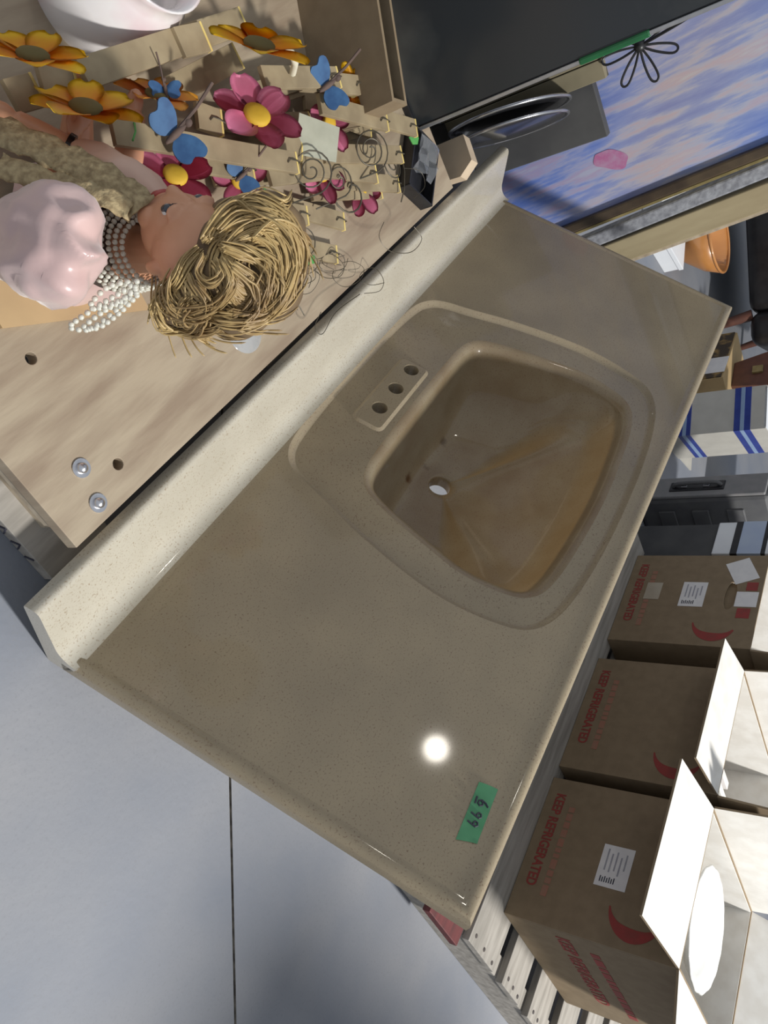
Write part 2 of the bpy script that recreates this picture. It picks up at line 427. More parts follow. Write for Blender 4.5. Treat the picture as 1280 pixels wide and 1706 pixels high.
# rust and dirt marks on the basin casting round the drain
def add_stain(m, marks):
    nt = m.node_tree; L = nt.links.new; b = nt.nodes['Principled BSDF']; src = b.inputs['Base Color'].links[0].from_socket
    tc = nt.nodes.new('ShaderNodeTexCoord'); nz = nt.nodes.new('ShaderNodeTexNoise'); nz.inputs['Scale'].default_value = 90; nz.inputs['Detail'].default_value = 4; L(tc.outputs['Object'], nz.inputs['Vector'])
    for p, r, col in marks:
        d = nt.nodes.new('ShaderNodeVectorMath'); d.operation = 'DISTANCE'; L(tc.outputs['Object'], d.inputs[0]); d.inputs[1].default_value = p
        a = nt.nodes.new('ShaderNodeMath'); a.operation = 'MULTIPLY_ADD'; L(nz.outputs['Fac'], a.inputs[0]); a.inputs[1].default_value = -r * 1.6; L(d.outputs['Value'], a.inputs[2])
        rg = nt.nodes.new('ShaderNodeMapRange'); rg.inputs[1].default_value = r * .35; rg.inputs[2].default_value = -r * .5; L(a.outputs[0], rg.inputs[0])
        x = nt.nodes.new('ShaderNodeMix'); x.data_type = 'RGBA'; L(rg.outputs[0], x.inputs['Factor']); L(src, x.inputs['A']); x.inputs['B'].default_value = (*col, 1); src = x.outputs['Result']
    L(src, b.inputs['Base Color'])
add_stain(basin_mat, [(vl(682, 798, -.145), .011, (0.10, 0.045, 0.02)), (vl(712, 775, -.15), .009, (0.11, 0.07, 0.04)), (vl(740, 735, -.15), .010, (0.12, 0.085, 0.05)), (vl(948, 842, -.085), .006, (0.03, 0.03, 0.025))])
# ---- what the vanity top leans on: two plain wooden props, unseen, added behind it
def under(x, t): return VM @ Vector((x, t, -.0275))
for x in (-0.345, -1.12):
    p = under(x, .45); q = under(x, .40)
    pz = p.z - .004
    th = thing('added_support_crate', 'unseen narrow slatted wooden crate, added as a prop behind the %s of the leaning vanity top' % ('end with green tape' if x > -.5 else 'end by the painting'), 'crate', (x, 0, 0), group='unseen crates added behind the vanity top')
    y0 = p.y + .004; hw = .038; dp = .085
    for sx in (-1, 1):
        box('side_board', (sx * hw - .008, y0, 0), (sx * hw + .008, y0 + dp, pz), rawwood, th)
    for k in range(3):
        z = pz * (k + .5) / 3
        box('slat', (-hw + .008, y0, z - .045), (hw - .008, y0 + .012, z + .045), rawwood, th)
        box('slat', (-hw + .008, y0 + dp - .012, z - .045), (hw - .008, y0 + dp, z + .045), rawwood, th)
# ================================================================== plywood-topped platform on the left
PZ = 0.128
plat = thing('plywood_platform', 'low platform with a grainy plywood top, drilled and bolted at one corner', 'platform', (-0.06, -0.12, 0))
def pl(px, py): v = hz(px, py, PZ); return (v.x + .06, v.y + .12)
h1, h2 = pl(52, 597), pl(197, 773)
panel('plywood_top', [(0, 0), (-.98, .012), (-.98, -.86), (.004, -.86)], [circle(*h1, .0062, 16), circle(*h2, .0066, 16)], .018, plywood, plat, Matrix.Translation((0, 0, PZ)), bevel=.0008)
for x0, x1 in ((-.10, -.03), (-.56, -.46), (-.97, -.89)):
    for y in (-.05, -.45, -.80): box('corner_block', (x0, y - .045, .02), (x1, y + .045, PZ - .032), rawwood, plat)
for y in (-.07, -.42, -.78): box('deck_board', (-.97, y - .04, PZ - .032), (-.002, y + .04, PZ - .018), rawwood, plat)
for x0, x1 in ((-.095, .0), (-.56, -.46), (-.97, -.89)): box('skid_board', (x0, -.85, 0), (x1, .05, .02), palewood, plat, bevel=.001)
# stencil strokes on the skid end
for k in range(5):
    y = .012 - k * .012; tube('stencil_mark', [(.0008, y, .004), (.0008, y + .006 * (-1) ** k, .017)], .0012, darkink, plat, 5)
for px, py in ((135, 780), (163, 838)):
    x, y = pl(px, py); bm = bmesh.new()
    add_lathe(bm, [(.0001, 0), (.0105, 0), (.0105, .0016), (.0062, .0016), (.0062, .003), (.0054, .0055), (.003, .0072), (.0001, .0078)], 20, (x, y, PZ))
    bo = bm_obj('bolt', bm, zinc, plat, smooth=True, angle=40)

# sheet of card under the doll
cardm = mat('tan_card', (0.52, 0.36, 0.19), 0.8, (0.44, 0.30, 0.16), 12)
c = [hz(245, 517, PZ), hz(0, 548, PZ), hz(-60, 450, PZ), hz(220, 470, PZ)]
bm = bmesh.new(); a = [bm.verts.new((v.x, v.y, PZ + .0004)) for v in c]; b = [bm.verts.new((v.x, v.y, PZ + .005)) for v in c]
bm.faces.new(b); bm.faces.new(a[::-1])
for i in range(4): bm.faces.new((a[i], a[(i + 1) % 4], b[(i + 1) % 4], b[i]))
tag(bm_obj('card_sheet', bm, cardm), 'tan card sheet lying on the plywood beneath the doll', 'sheet')
# clear suction disc
sc = hz(407, 550, PZ); scup = thing('suction_cup', 'small clear plastic suction cup lying on the plywood beside the blond hair', 'suction cup', sc)
clear = mat('clear_plastic', (0.85, 0.88, 0.9), 0.08, (0.8, 0.83, 0.86), 30, trans=0.65, spec=0.6)
bm = bmesh.new(); add_lathe(bm, [(.030, .0), (.027, .002), (.016, .006), (.007, .010), (.0001, .0105)], 28); bm_obj('cup_disc', bm, clear, scup, smooth=True)
bm = bmesh.new(); add_lathe(bm, [(.004, .010), (.004, .015), (.0065, .016), (.0065, .020), (.0001, .021)], 14); bm_obj('knob', bm, clear, scup, smooth=True, angle=40)

# ================================================================== doll
skin = mat('doll_skin', (0.66, 0.34, 0.20), 0.38, (0.60, 0.29, 0.17), 20)
satin = mat('pink_satin', (0.66, 0.47, 0.44), 0.28, (0.60, 0.42, 0.40), 10, bump=0.3, bscale=28, sheen=0.4)
peach = mat('peach_satin', (0.66, 0.44, 0.34), 0.4, (0.58, 0.38, 0.30), 12, bump=0.3, bscale=35)
lace = mat('gold_lace', (0.46, 0.36, 0.20), 0.8, (0.26, 0.19, 0.10), 170, 4, bump=0.9, bscale=170)
brownv = mat('brown_velvet', (0.11, 0.065, 0.045), 0.9, (0.07, 0.04, 0.03), 40, sheen=0.3)
hairm = mat('blond_hair', (0.54, 0.39, 0.17), 0.42, (0.26, 0.165, 0.07), 26, 4, stretch=(1, 1, 1))
hairdk = mat('hair_underlayer', (0.20, 0.135, 0.07), 0.7, (0.12, 0.08, 0.045), 40)
pearlm = mat('pearl', (0.70, 0.69, 0.60), 0.18, (0.62, 0.61, 0.53), 60, coat=0.5)
lipm = mat('lip_paint', (0.45, 0.08, 0.06), 0.35, (0.4, 0.07, 0.06), 50)
HD = 0.70
hc = dep(325, 415, HD)
TL = math.radians(19)                                # the doll leans back a little
fd = Vector((-.652, -.758, 0)); uz = Z * math.cos(TL) - fd * math.sin(TL)
HZ = .200
DM = basis(fd * math.cos(TL) + Z * math.sin(TL), Vector((.758, -.652, 0)), uz, hc - uz * HZ)
DI = DM.inverted()
def dl(px, py, d): return DI @ dep(px, py, d)
doll = thing('doll', 'blond doll in pink satin with a gold lace collar and ropes of pearls', 'doll', mw=DM)
def add_hand(bm, wrist, tip, side):
    d = (tip - wrist).normalized(); s, u, d = frame(d, side)
    pc = wrist + d * .012
    add_ball(bm, pc, (.0075, .0045, .012), 10, 8, Matrix((s, u, d)).transposed())
    for k, ln in enumerate((.014, .018, .019, .016)):
        o = pc + s * (-.0055 + .0037 * k) + d * .008
        add_tube(bm, [o, o + d * ln * .5 + u * .001, o + d * ln * .85 - u * .002, o + d * ln - u * .005], [.0021, .002, .0018, .0013], 6)
    o = pc - s * .006 - d * .004
    add_tube(bm, [o, o - s * .006 + d * .006, o - s * .007 + d * .013 - u * .002], [.0024, .0022, .0016], 6)
HR = Matrix.Translation((-.006, 0, 0)) @ Matrix.Rotation(math.radians(30), 4, 'Z') @ Matrix.Translation((.006, 0, 0))
bm = bmesh.new()
add_ball(bm, (-.006, 0, HZ + .010), (.046, .041, .046), 24, 16)          # skull
add_ball(bm, (.012, 0, HZ - .010), (.036, .033, .042), 24, 16)           # face
add_ball(bm, (.034, 0, HZ - .045), (.011, .012, .010), 12, 8)            # chin
add_ball(bm, (.046, 0, HZ - .008), (.009, .0065, .008), 12, 8)           # nose tip
add_tube(bm, [(.040, 0, HZ + .014), (.047, 0, HZ - .006)], [.0045, .006], 8)
for s in (-1, 1):
    add_ball(bm, (.030, s * .017, HZ - .022), (.013, .014, .015), 12, 8)  # cheeks
    add_ball(bm, (.036, s * .015, HZ + .013), (.008, .012, .004), 10, 6)  # brow
    add_ball(bm, (-.006, s * .041, HZ - .006), (.007, .003, .011), 8, 6)  # ear
add_ball(bm, (.0435, 0, HZ - .0275), (.005, .009, .0035), 10, 6); add_ball(bm, (.042, 0, HZ - .0335), (.005, .008, .0035), 10, 6)
bm.transform(HR)
add_tube(bm, [(-.006, 0, HZ - .03), (-.010, 0, HZ - .075), (-.012, 0, HZ - .11)], [.020, .019, .026], 16)
add_ball(bm, (-.012, 0, HZ - .13), (.034, .052, .036), 18, 12)
add_ball(bm, (-.012, 0, .06), (.04, .048, .065), 18, 12)
ra, rb, rc = dl(118, 246, .735), dl(70, 218, .725), dl(28, 195, .712)      # far forearm, elbow to wrist
sh = Vector((-.01, -.055, HZ - .115))
add_tube(bm, [sh, sh.lerp(ra, .5) + Vector((0, -.01, 0)), ra, rb, rc], [.015, .0135, .0105, .0088, .0068], 12)
add_hand(bm, rc, rc + (rc - rb), Vector((0, 1, 0)))
la = Vector((.03, .075, .055)); lb = Vector((.075, .05, .045))
sh = Vector((-.01, .055, HZ - .115)); add_tube(bm, [sh, Vector((.0, .082, .09)), la, lb], [.015, .0135, .011, .007], 12)
add_hand(bm, lb, lb + Vector((.04, -.02, 0)), Vector((0, 0, 1)))
for s in (-1, 1):
    add_tube(bm, [(.0, s * .022, .03), (.07, s * .03, .022), (.13, s * .03, .014)], [.024, .018, .012], 10)
    add_ball(bm, (.14, s * .03, .012), (.016, .009, .011), 10, 6)
body = remeshed('body', bm, skin, doll, .0019, 3)
# painted face details
eyew = mat('eye_white', (0.75, 0.74, 0.7), 0.1, (0.7, 0.69, 0.66), 40, coat=1); eyeb = mat('eye_iris', (0.02, 0.03, 0.045), 0.1, (0.01, 0.01, 0.015), 60, coat=1)
for s in (-1, 1):
    bm = bmesh.new(); add_ball(bm, (.0365, s * .0155, HZ + .003), (.0058, .0072, .0058), 14, 10); bm.transform(HR); e = bm_obj('eye', bm, eyew, doll, smooth=True)
    bm = bmesh.new(); add_ball(bm, (.0392, s * .0168, HZ + .003), (.0042, .0062, .0052), 12, 8); bm.transform(HR); bm_obj('iris', bm, eyeb, e, smooth=True)
    tube('eyelash', [HR @ Vector(q) for q in ((.041, s * .009, HZ + .009), (.0425, s * .0155, HZ + .0105), (.0375, s * .0225, HZ + .0075))], .0011, eyeb, doll, 6)
bm = bmesh.new(); add_ball(bm, (.0465, 0, HZ - .0275), (.0032, .0085, .0026), 12, 8); add_ball(bm, (.0455, 0, HZ - .0328), (.0034, .0072, .003), 12, 8); bm.transform(HR); bm_obj('lips', bm, lipm, doll, smooth=True)
# dress
bm = bmesh.new()
add_lathe(bm, [(.082, .0), (.080, .012), (.068, .035), (.056, .055), (.048, .075), (.040, .09)], 60, (0, 0, .002), lambda k, n, j: 1 + (.07 * (5 - j) / 5) * math.sin(k * 2 * math.pi * 13 / n))
bm_obj('skirt', bm, satin, doll, smooth=True)
bm = bmesh.new(); add_lathe(bm, [(.044, .075), (.050, .10), (.056, HZ - .125), (.050, HZ - .105), (.030, HZ - .088)], 32)
for v in bm.verts: v.co.x = v.co.x * .80 - .008; v.co.y *= 1.12
bm_obj('bodice', bm, brownv, doll, smooth=True)
def puff(name, c, r, m, seed, ax=None, amp=.004):
    bm = bmesh.new(); add_ball(bm, c, r, 48, 36, ax)
    for v in bm.verts:
        d = (v.co - c); q = Vector((v.co.x * 34, v.co.y * 34, v.co.z * 9)) + Vector((seed, seed, 0))
        v.co += d.normalized() * (amp * (1 - abs(noise.noise(q)) * 3.2) + .5 * amp * noise.noise(v.co * 70))
    return bm_obj(name, bm, m, doll, smooth=True)
lc = dl(78, 405, .655)
ps = puff('puff_sleeve', lc, (.050, .034, .066), satin, 3.0, None, .0065)
rc_ = dl(205, 292, .725)
d = (dl(285, 335, .715) - dl(125, 240, .73)).normalized(); s_, u_, d_ = frame(d, Vector((0, 1, 0)))
puff('puff_sleeve', rc_, (.018, .026, .056), peach, 9.0, Matrix((s_, u_, d_)).transposed(), .003)
# lace collar: wide ruffled bands running from the nape over the chest
def band(name, path, width, m, thick=.0035):
    bm = bmesh.new(); P = catmull(path, False, 6); rows = []
    for i, p in enumerate(P):
        a, b = P[max(0, i - 1)], P[min(len(P) - 1, i + 1)]; t = (b - a).normalized()
        out = (p - Vector((-.01, 0, p.z))).normalized(); s = t.cross(out).normalized()
        rr = []
        for k in range(9):
            f = k / 8 - .5; w = .0028 * math.sin(i * 1.3 + k * .9) * abs(f) * 2.2
            rr.append(bm.verts.new(p + s * width * f * (1 + .08 * math.sin(i * 2.1)) + out * (w + thick * (1 - 4 * f * f))))
        rows.append(rr)
    for A, B in zip(rows, rows[1:]):
        for k in range(8): bm.faces.new((A[k], A[k + 1], B[k + 1], B[k]))
    o = bm_obj(name, bm, m, doll, smooth=True); so = o.modifiers.new('so', 'SOLIDIFY'); so.thickness = .0015; return o
band('lace_collar', [dl(238, 352, .672), dl(205, 320, .672), dl(150, 285, .675), dl(90, 255, .678), dl(20, 225, .675), dl(-50, 200, .67)], .032, lace)
band('lace_collar', [dl(222, 352, .668), dl(180, 330, .658), dl(130, 318, .655), dl(70, 300, .66), dl(0, 275, .665)], .022, lace)
# black ribbon cuff
bm = bmesh.new(); add_tube(bm, [ra.lerp(rb, -.05), ra.lerp(rb, .15)], .0128, 14); bm_obj('ribbon_cuff', bm, black, doll, smooth=True, angle=50)
tube('ribbon', [rc, rc + Vector((-.004, .006, -.006)), rc + Vector((.008, .012, -.012)), rc + Vector((.0, .014, -.03))], .0016, black, doll)
# hair
HC = (408, 442)
def hp(px, py, lift=0.0):
    dx, dy = (px - HC[0]) / 92, (py - HC[1]) / 106
    r2 = min(1.0, dx * dx + dy * dy)
    return dl(px, py, HD + .004 - .062 * math.sqrt(1 - r2) - lift)
bm = bmesh.new()
def lump(px, py, r, d, flat=1.0): add_ball(bm, dl(px, py, d), (r, r * flat, r), 16, 12)
lump(400, 442, .048, HD + .002); lump(435, 430, .044, HD); lump(440, 470, .036, HD - .004); lump(395, 500, .036, HD - .002)
lump(445, 390, .036, HD - .004); lump(310, 505, .024, HD + .008); lump(345, 520, .021, HD - .002); lump(285, 520, .014, HD); lump(398, 385, .030, HD - .008)
lump(372, 455, .030, HD - .028); lump(345, 475, .024, HD - .026); lump(318, 492, .020, HD - .018); lump(368, 410, .022, HD - .034); lump(375, 380, .016, HD - .020)
mass = remeshed('hair_mass', bm, hairdk, doll, .003, 4, lambda c: .003 * noise.noise(c * 60))
locks = [
    ([(352, 398), (385, 352), (430, 342), (470, 365), (492, 410)], 16, .012),
    ([(362, 392), (395, 370), (440, 365), (478, 395), (488, 445)], 18, .015),
    ([(375, 420), (405, 395), (445, 392), (470, 425), (470, 480)], 22, .018),
    ([(372, 415), (400, 425), (430, 430), (452, 458), (440, 500)], 22, .016),
    ([(385, 445), (405, 460), (425, 475), (432, 500), (415, 525)], 20, .015),
    ([(488, 440), (470, 492), (438, 522), (405, 532), (372, 528)], 20, .013),
    ([(345, 430), (335, 455), (352, 470), (370, 458), (362, 440)], 14, .007),
    ([(372, 442), (382, 470), (362, 500), (330, 515), (300, 522)], 18, .012),
    ([(335, 420), (318, 440), (300, 470), (275, 500), (262, 525)], 14, .010),
    ([(330, 470), (345, 500), (340, 525), (315, 535), (300, 520), (312, 505)], 14, .009),
    ([(265, 515), (275, 540), (305, 556), (335, 550), (345, 535)], 14, .008),
    ([(345, 405), (368, 372), (395, 355), (420, 362), (440, 385)], 14, .010),
    ([(425, 400), (455, 380), (480, 385), (495, 420), (490, 460)], 14, .010),
    ([(300, 455), (288, 480), (290, 505), (320, 520), (350, 512)], 12, .009),
    ([(395, 520), (360, 545), (330, 552), (345, 560)], 8, .006),
    ([(405, 350), (440, 335), (470, 345), (480, 330)], 6, .006),
]
from mathutils.bvhtree import BVHTree
hm = mass.data; bvh = BVHTree.FromPolygons([v.co.copy() for v in hm.vertices], [tuple(p.vertices) for p in hm.polygons]); co = DI @ CAM
def hs(px, py, lift):                               # a spot on the pinned-up hair
    d = (DI @ dep(px, py, .7) - co).normalized(); h = bvh.ray_cast(co, d)
    return h[0] + h[1] * lift if h[0] is not None else hp(px, py, lift)
bm = bmesh.new(); rnd = random.Random(4)
for path, cnt, sp in locks:
    for k in range(int(cnt * 2.6)):
        ox, oy, li = rnd.gauss(0, sp * 700), rnd.gauss(0, sp * 700), abs(rnd.gauss(0, .004)) + .001
        ox = max(-16, min(16, ox)); oy = max(-16, min(16, oy))
        ph = rnd.random() * 6
        pts = catmull([hs(x + ox * (.35 + .65 * i / (len(path) - 1)) + 1.5 * math.sin(ph + i), y + oy * (.35 + .65 * i / (len(path) - 1)), li) for i, (x, y) in enumerate(path)], False, 4)
        r = rnd.uniform(.0005, .0012)
        add_tube(bm, pts, [r * .7] + [r] * (len(pts) - 2) + [r * .3], 5)
for k in range(420):                                 # loose strands wound round the crown
    a = rnd.random() * 6.283; rr = math.sqrt(rnd.random()); x, y = 402 + rr * 92 * math.cos(a), 442 + rr * 108 * math.sin(a)
    if k % 4 == 0: x, y = rnd.uniform(262, 350), rnd.uniform(468, 545)
    d0 = DI @ dep(x, y, .7); h = bvh.ray_cast(co, (d0 - co).normalized())
    if h[0] is None or (x < 350 and y < 455): continue
    pts = []; sp_ = rnd.uniform(9, 15); dr = 1 if k % 5 else -1
    for i in range(7):
        pts.append(hs(x, y, .0008 + .0012 * rnd.random())); vx, vy = x - 425, y - 450; ln = math.hypot(vx, vy) + 1e-6
        w = noise.noise(Vector((x * .02, y * .02, 1.3))) * .9
        x += sp_ * (-vy / ln * dr + w * vx / ln); y += sp_ * (vx / ln * dr * 1.1 + w * vy / ln)
        if x < 345 and y < 450: break
    if len(pts) > 3:
        P = catmull(pts, False, 2); r = rnd.uniform(.0005, .0011)
        if max((q - p).length for p, q in zip(P, P[1:])) < .014: add_tube(bm, P, [r * .6] + [r] * (len(P) - 2) + [r * .3], 5)
for k in range(16):                                  # flyaways
    a = rnd.random() * 6.28; x0, y0 = HC[0] + 60 * math.cos(a), HC[1] + 75 * math.sin(a)
    pts = catmull([hp(x0, y0, .004), hp(x0 + 25 * math.cos(a + .8), y0 + 25 * math.sin(a + .8), .008), hp(x0 + 50 * math.cos(a + 1.0), y0 + 45 * math.sin(a + 1.0), .010)], False, 4)
    add_tube(bm, pts, .0003, 4)
hair = bm_obj('hair_locks', bm, hairm, doll, smooth=True); hair['kind'] = 'stuff'; hair['label'] = 'piled-up blond curls'
# pearls
bm = bmesh.new(); rnd = random.Random(2)
for k in range(7):
    z = HZ - .062 - k * .0085; R = .030 + .0022 * k
    cen = Vector((-.008, 0, z))
    m = int(2 * math.pi * R / .0052)
    for i in range(m):
        a = 2 * math.pi * i / m + k * .3
        add_ball(bm, cen + Vector((R * math.cos(a) * 1.0, R * math.sin(a) * 1.12, -.004 * math.cos(a) + .0012 * math.sin(a * 3 + k))), .00275, 7, 5)
for path in ([(238, 462), (200, 488), (160, 512), (122, 538), (118, 546), (150, 548), (190, 520), (232, 484)],
             [(232, 470), (205, 500), (170, 520), (140, 545), (165, 545), (200, 520), (228, 492)],
             [(225, 468), (180, 478), (150, 510), (170, 512), (205, 498), (230, 478)]):
    P = catmull([dl(x, y, .668 + .00018 * (y - 460)) for x, y in path], False, 12)
    acc = 0
    for a, b in zip(P, P[1:]):
        acc += (b - a).length
        if acc > .0052: add_ball(bm, b, .00285, 7, 5); acc = 0
pe = bm_obj('pearl_necklace', bm, pearlm, doll, smooth=True); pe['kind'] = 'stuff'; pe['label'] = 'many strands of small cream pearls'

# ================================================================== pile of painted picket ornaments
pick = mat('picket_wood', (0.37, 0.295, 0.18), 0.7, (0.26, 0.20, 0.12), 22, 4, stretch=(1, 1, 1))
endg = mat('picket_end_grain', (0.78, 0.60, 0.20), 0.7, (0.68, 0.52, 0.18), 90)
wirem = mat('rusty_wire', (0.07, 0.065, 0.05), 0.5, (0.12, 0.10, 0.07), 90, metal=0.4)
bluew = mat('butterfly_blue', (0.020, 0.070, 0.18), 0.55, (0.038, 0.115, 0.25), 60, 3)
brownb = mat('butterfly_body', (0.14, 0.09, 0.07), 0.8, (0.09, 0.06, 0.05), 60)
greenl = mat('green_leaf', (0.06, 0.28, 0.06), 0.45, (0.09, 0.34, 0.08), 60)
def petal_mat(name, cin, cout):
    m = mat(name, cout, 0.5); nt = m.node_tree; L = nt.links.new; b = nt.nodes['Principled BSDF']
    tc = nt.nodes.new('ShaderNodeTexCoord'); sp = nt.nodes.new('ShaderNodeSeparateXYZ'); L(tc.outputs['Object'], sp.inputs[0])
    n = nt.nodes.new('ShaderNodeTexNoise'); n.inputs['Scale'].default_value = 3.5; L(tc.outputs['Object'], n.inputs['Vector'])
    ad = nt.nodes.new('ShaderNodeMath'); ad.operation = 'MULTIPLY_ADD'; ad.inputs[1].default_value = 0.5; L(n.outputs['Fac'], ad.inputs[0]); L(sp.outputs['X'], ad.inputs[2])
    r = nt.nodes.new('ShaderNodeMapRange'); r.inputs[1].default_value = .55; r.inputs[2].default_value = 1.15; L(ad.outputs[0], r.inputs[0])
    x = nt.nodes.new('ShaderNodeMix'); x.data_type = 'RGBA'; x.inputs['A'].default_value = (*cin, 1); x.inputs['B'].default_value = (*cout, 1)
    L(r.outputs[0], x.inputs['Factor']); L(x.outputs['Result'], b.inputs['Base Color']); return m
petY = petal_mat('petal_yellow', (0.78, 0.24, 0.012), (0.88, 0.56, 0.012)); petP = petal_mat('petal_pink', (0.55, 0.12, 0.22), (0.66, 0.20, 0.33))
petO = petal_mat('petal_orange', (0.66, 0.17, 0.03), (0.74, 0.33, 0.03))
cenB = mat('flower_eye_brown', (0.10, 0.075, 0.025), 0.8, (0.20, 0.15, 0.04), 3.0); cenY = mat('flower_eye_yellow', (0.66, 0.42, 0.03), 0.7, (0.58, 0.34, 0.03), 3.0)
# unit petal along +x, shared by every flower (scaled on the object)
def petal_mesh():
    bm = bmesh.new(); rows = []
    for i in range(9):
        t = i / 8; x = .18 + .82 * t; w = .37 * math.sin(math.pi * (0.12 + .84 * t)) ** .6 * (.80 + .30 * t)
        if i == 8: w = .12
        rows.append([bm.verts.new((x, w * s, .10 * math.sin(t * 2.2) - .06 * (1 - s * s) + .05 * t * t)) for s in (-1, -.5, 0, .5, 1)])
    for A, B in zip(rows, rows[1:]):
        for k in range(4): bm.faces.new((A[k], A[k + 1], B[k + 1], B[k]))
    bmesh.ops.solidify(bm, geom=bm.faces[:], thickness=.018)
    bmesh.ops.recalc_face_normals(bm, faces=bm.faces)
    me = bpy.data.meshes.new('petal'); bm.to_mesh(me); bm.free(); me.polygons.foreach_set('use_smooth', [True] * len(me.polygons)); return me
PET = {}
for nm, m in (('y', petY), ('p', petP), ('o', petO)):
    PET[nm] = petal_mesh(); PET[nm].materials.append(m)
TOC = (CAM - Vector((-.5, -.38, .2))).normalized(); UPR = RM @ Vector((0, 1, 0))   # towards the viewer's side / along the pile
WM = {}
def place(o, M):
    o.matrix_basis = WM[o.parent.name].inverted() @ M; WM[o.name] = M; return o
def flower(par, c, r, nrm, kind, npet=6, spin=0.0, skip=()):
    s, u, d = frame(nrm); M = basis(s, u, d, c)
    bm = bmesh.new(); add_lathe(bm, [(.30, -.02), (.30, .05), (.24, .10), (.12, .12), (.001, .125)], 20)
    for v in bm.verts: v.co *= r
    f = place(bm_obj('flower', bm, cenY if kind == 'p' else cenB, par, smooth=True), M)
    for k in range(npet):
        if k in skip: continue
        p = bpy.data.objects.new('petal', PET[kind]); link(p, f)
        p.rotation_euler = (0.06 * math.sin(k * 2.3), 0.10 * math.sin(k * 1.7 + spin), spin + 2 * math.pi * k / npet)
        q = r * (1 + .06 * math.sin(k * 2.9)); p.scale = (q, q, q)
    return f
def picket(par, a, za, b, zb, w=.026, hook=True, th=.0065):
    A = hz(*a, za); B = hz(*b, zb); d = (B - A); s, u, dn = frame(d); ln = d.length
    M = basis(dn, -s, u, A)
    bm = bmesh.new(); add_box(bm, (0, -w / 2, -th), (ln - .003, w / 2, 0)); add_box(bm, (ln - .003, -w / 2 - .0002, -th - .0002), (ln, w / 2 + .0002, .0003)); bm.faces.ensure_lookup_table(); bm.faces.index_update()
    for f in bm.faces:
        if all(v.co.x > ln - .0031 for v in f.verts) and f.index > 5: f.material_index = 1
    o = bm_obj('picket', bm, [pick, endg], par, bevel=.0004); place(o, M)
    if hook:
        hk = tube('wire_hook', [(ln + .001, 0, -.006), (ln + .0015, 0, .002), (ln - .008, .001, .0035), (ln - .016, .002, .002), (ln - .020, -.002, .001)], .0009, wirem, o, 5)
    return o
def spiral(par, c, R, nrm, turns=2.6, r=.0011, m=None, tail=.04, ang=0):
    s, u, d = frame(nrm); pts = []
    for i in range(int(turns * 18) + 1):
        a = ang + i / 18 * 2 * math.pi; q = R * (.12 + .88 * i / (turns * 18)); pts.append(c + s * q * math.cos(a) + u * q * math.sin(a) + d * .0012 * math.sin(i * .35))
    t = (pts[-1] - pts[-2]).normalized(); pts += [pts[-1] + t * tail * .5, pts[-1] + t * tail - Vector((0, 0, .006))]
    return place(tube('wire_spiral', pts, r, m or wirem, par, 6), Matrix())
def butterfly(par, px, py, z, ang=0.0, sc=1.0):
    c = hz(px, py, z); n = (TOC * .75 + Z * .6).normalized(); s, u, d = frame(n); q = Matrix.Rotation(ang, 3, n); s, u = q @ s, q @ u
    bm = bmesh.new(); add_ball(bm, (0, 0, .002), (.0035 * sc, .014 * sc, .0035 * sc), 10, 8); add_ball(bm, (0, .016 * sc, .002), .0042 * sc, 10, 8)
    e = place(bm_obj('butterfly', bm, brownb, par, smooth=True), basis(s, u, d, c))
    for k in (-1, 1):
        out = [(k * v.x * sc, v.y * sc) for v in catmull([Vector(q) for q in ((.002, -.003), (.008, -.012), (.019, -.014), (.026, -.008), (.0245, 0), (.030, .007), (.026, .014), (.013, .013), (.002, .004))], True, 3)]
        panel('wing', out if k > 0 else out[::-1], [], .0022 * sc, bluew, e, Matrix.Rotation(-k * .22, 4, 'Y'))
    tube('stick', [(0, -.010 * sc, 0), (.004 * sc, .03 * sc, .006), (.010 * sc, .055 * sc, .012)], .0016 * sc, brownb, e, 6)
    return e
GRP = 'picket flower ornaments piled on the platform'
def ornament(label, px, py): 
    c = hz(px, py, PZ); o = thing('picket_ornament', label, 'ornament', (c.x, c.y, PZ), 0, GRP); WM[o.name] = Matrix.Translation((c.x, c.y, PZ)); return o
FN = (TOC * .55 - UPR * .80 + Z * .12).normalized(); FN2 = (TOC * .62 - UPR * .55 + Z * .35).normalized()
orn = ornament('picket ornament with a blue butterfly on its longest picket, under a pink flower', 350, 240)
picket(orn, (190, 218), .205, (497, 271), .205); picket(orn, (300, 262), .180, (424, 284), .178); picket(orn, (330, 190), .195, (372, 205), .195, .03)
butterfly(orn, 292, 224, .222, .25, 1.15); flower(orn, hz(292, 292, .205), .044, FN2, 'p', 5, .5); spiral(orn, hz(519, 285, .195), .030, (TOC * .9 + Z * .3).normalized())
orn = ornament('picket ornament carrying a pink flower with a yellow eye, its pickets topmost', 520, 200)
picket(orn, (535, 172), .215, (647, 203), .212); picket(orn, (590, 182), .200, (695, 213), .198); picket(orn, (440, 215), .190, (505, 250), .19, .03, False)
flower(orn, hz(428, 192, .235), .053, FN2, 'p', 6, .2); spiral(orn, hz(618, 250, .185), .032, (TOC * .6 + Z * .7).normalized()); flower(orn, hz(548, 205, .190), .040, (Z + UPR * .3).normalized(), 'p', 5, 0)
orn = ornament('picket ornament with a large yellow flower leaning against the brown carton', 480, 110)
picket(orn, (440, 128), .225, (566, 128), .225); picket(orn, (500, 132), .215, (607, 142), .212); butterfly(orn, 545, 143, .228, .15, 1.1)
flower(orn, hz(432, 76, .265), .058, FN, 'y', 6, .35); flower(orn, hz(585, 150, .205), .035, (Z + TOC * .2).normalized(), 'y', 6, .1)
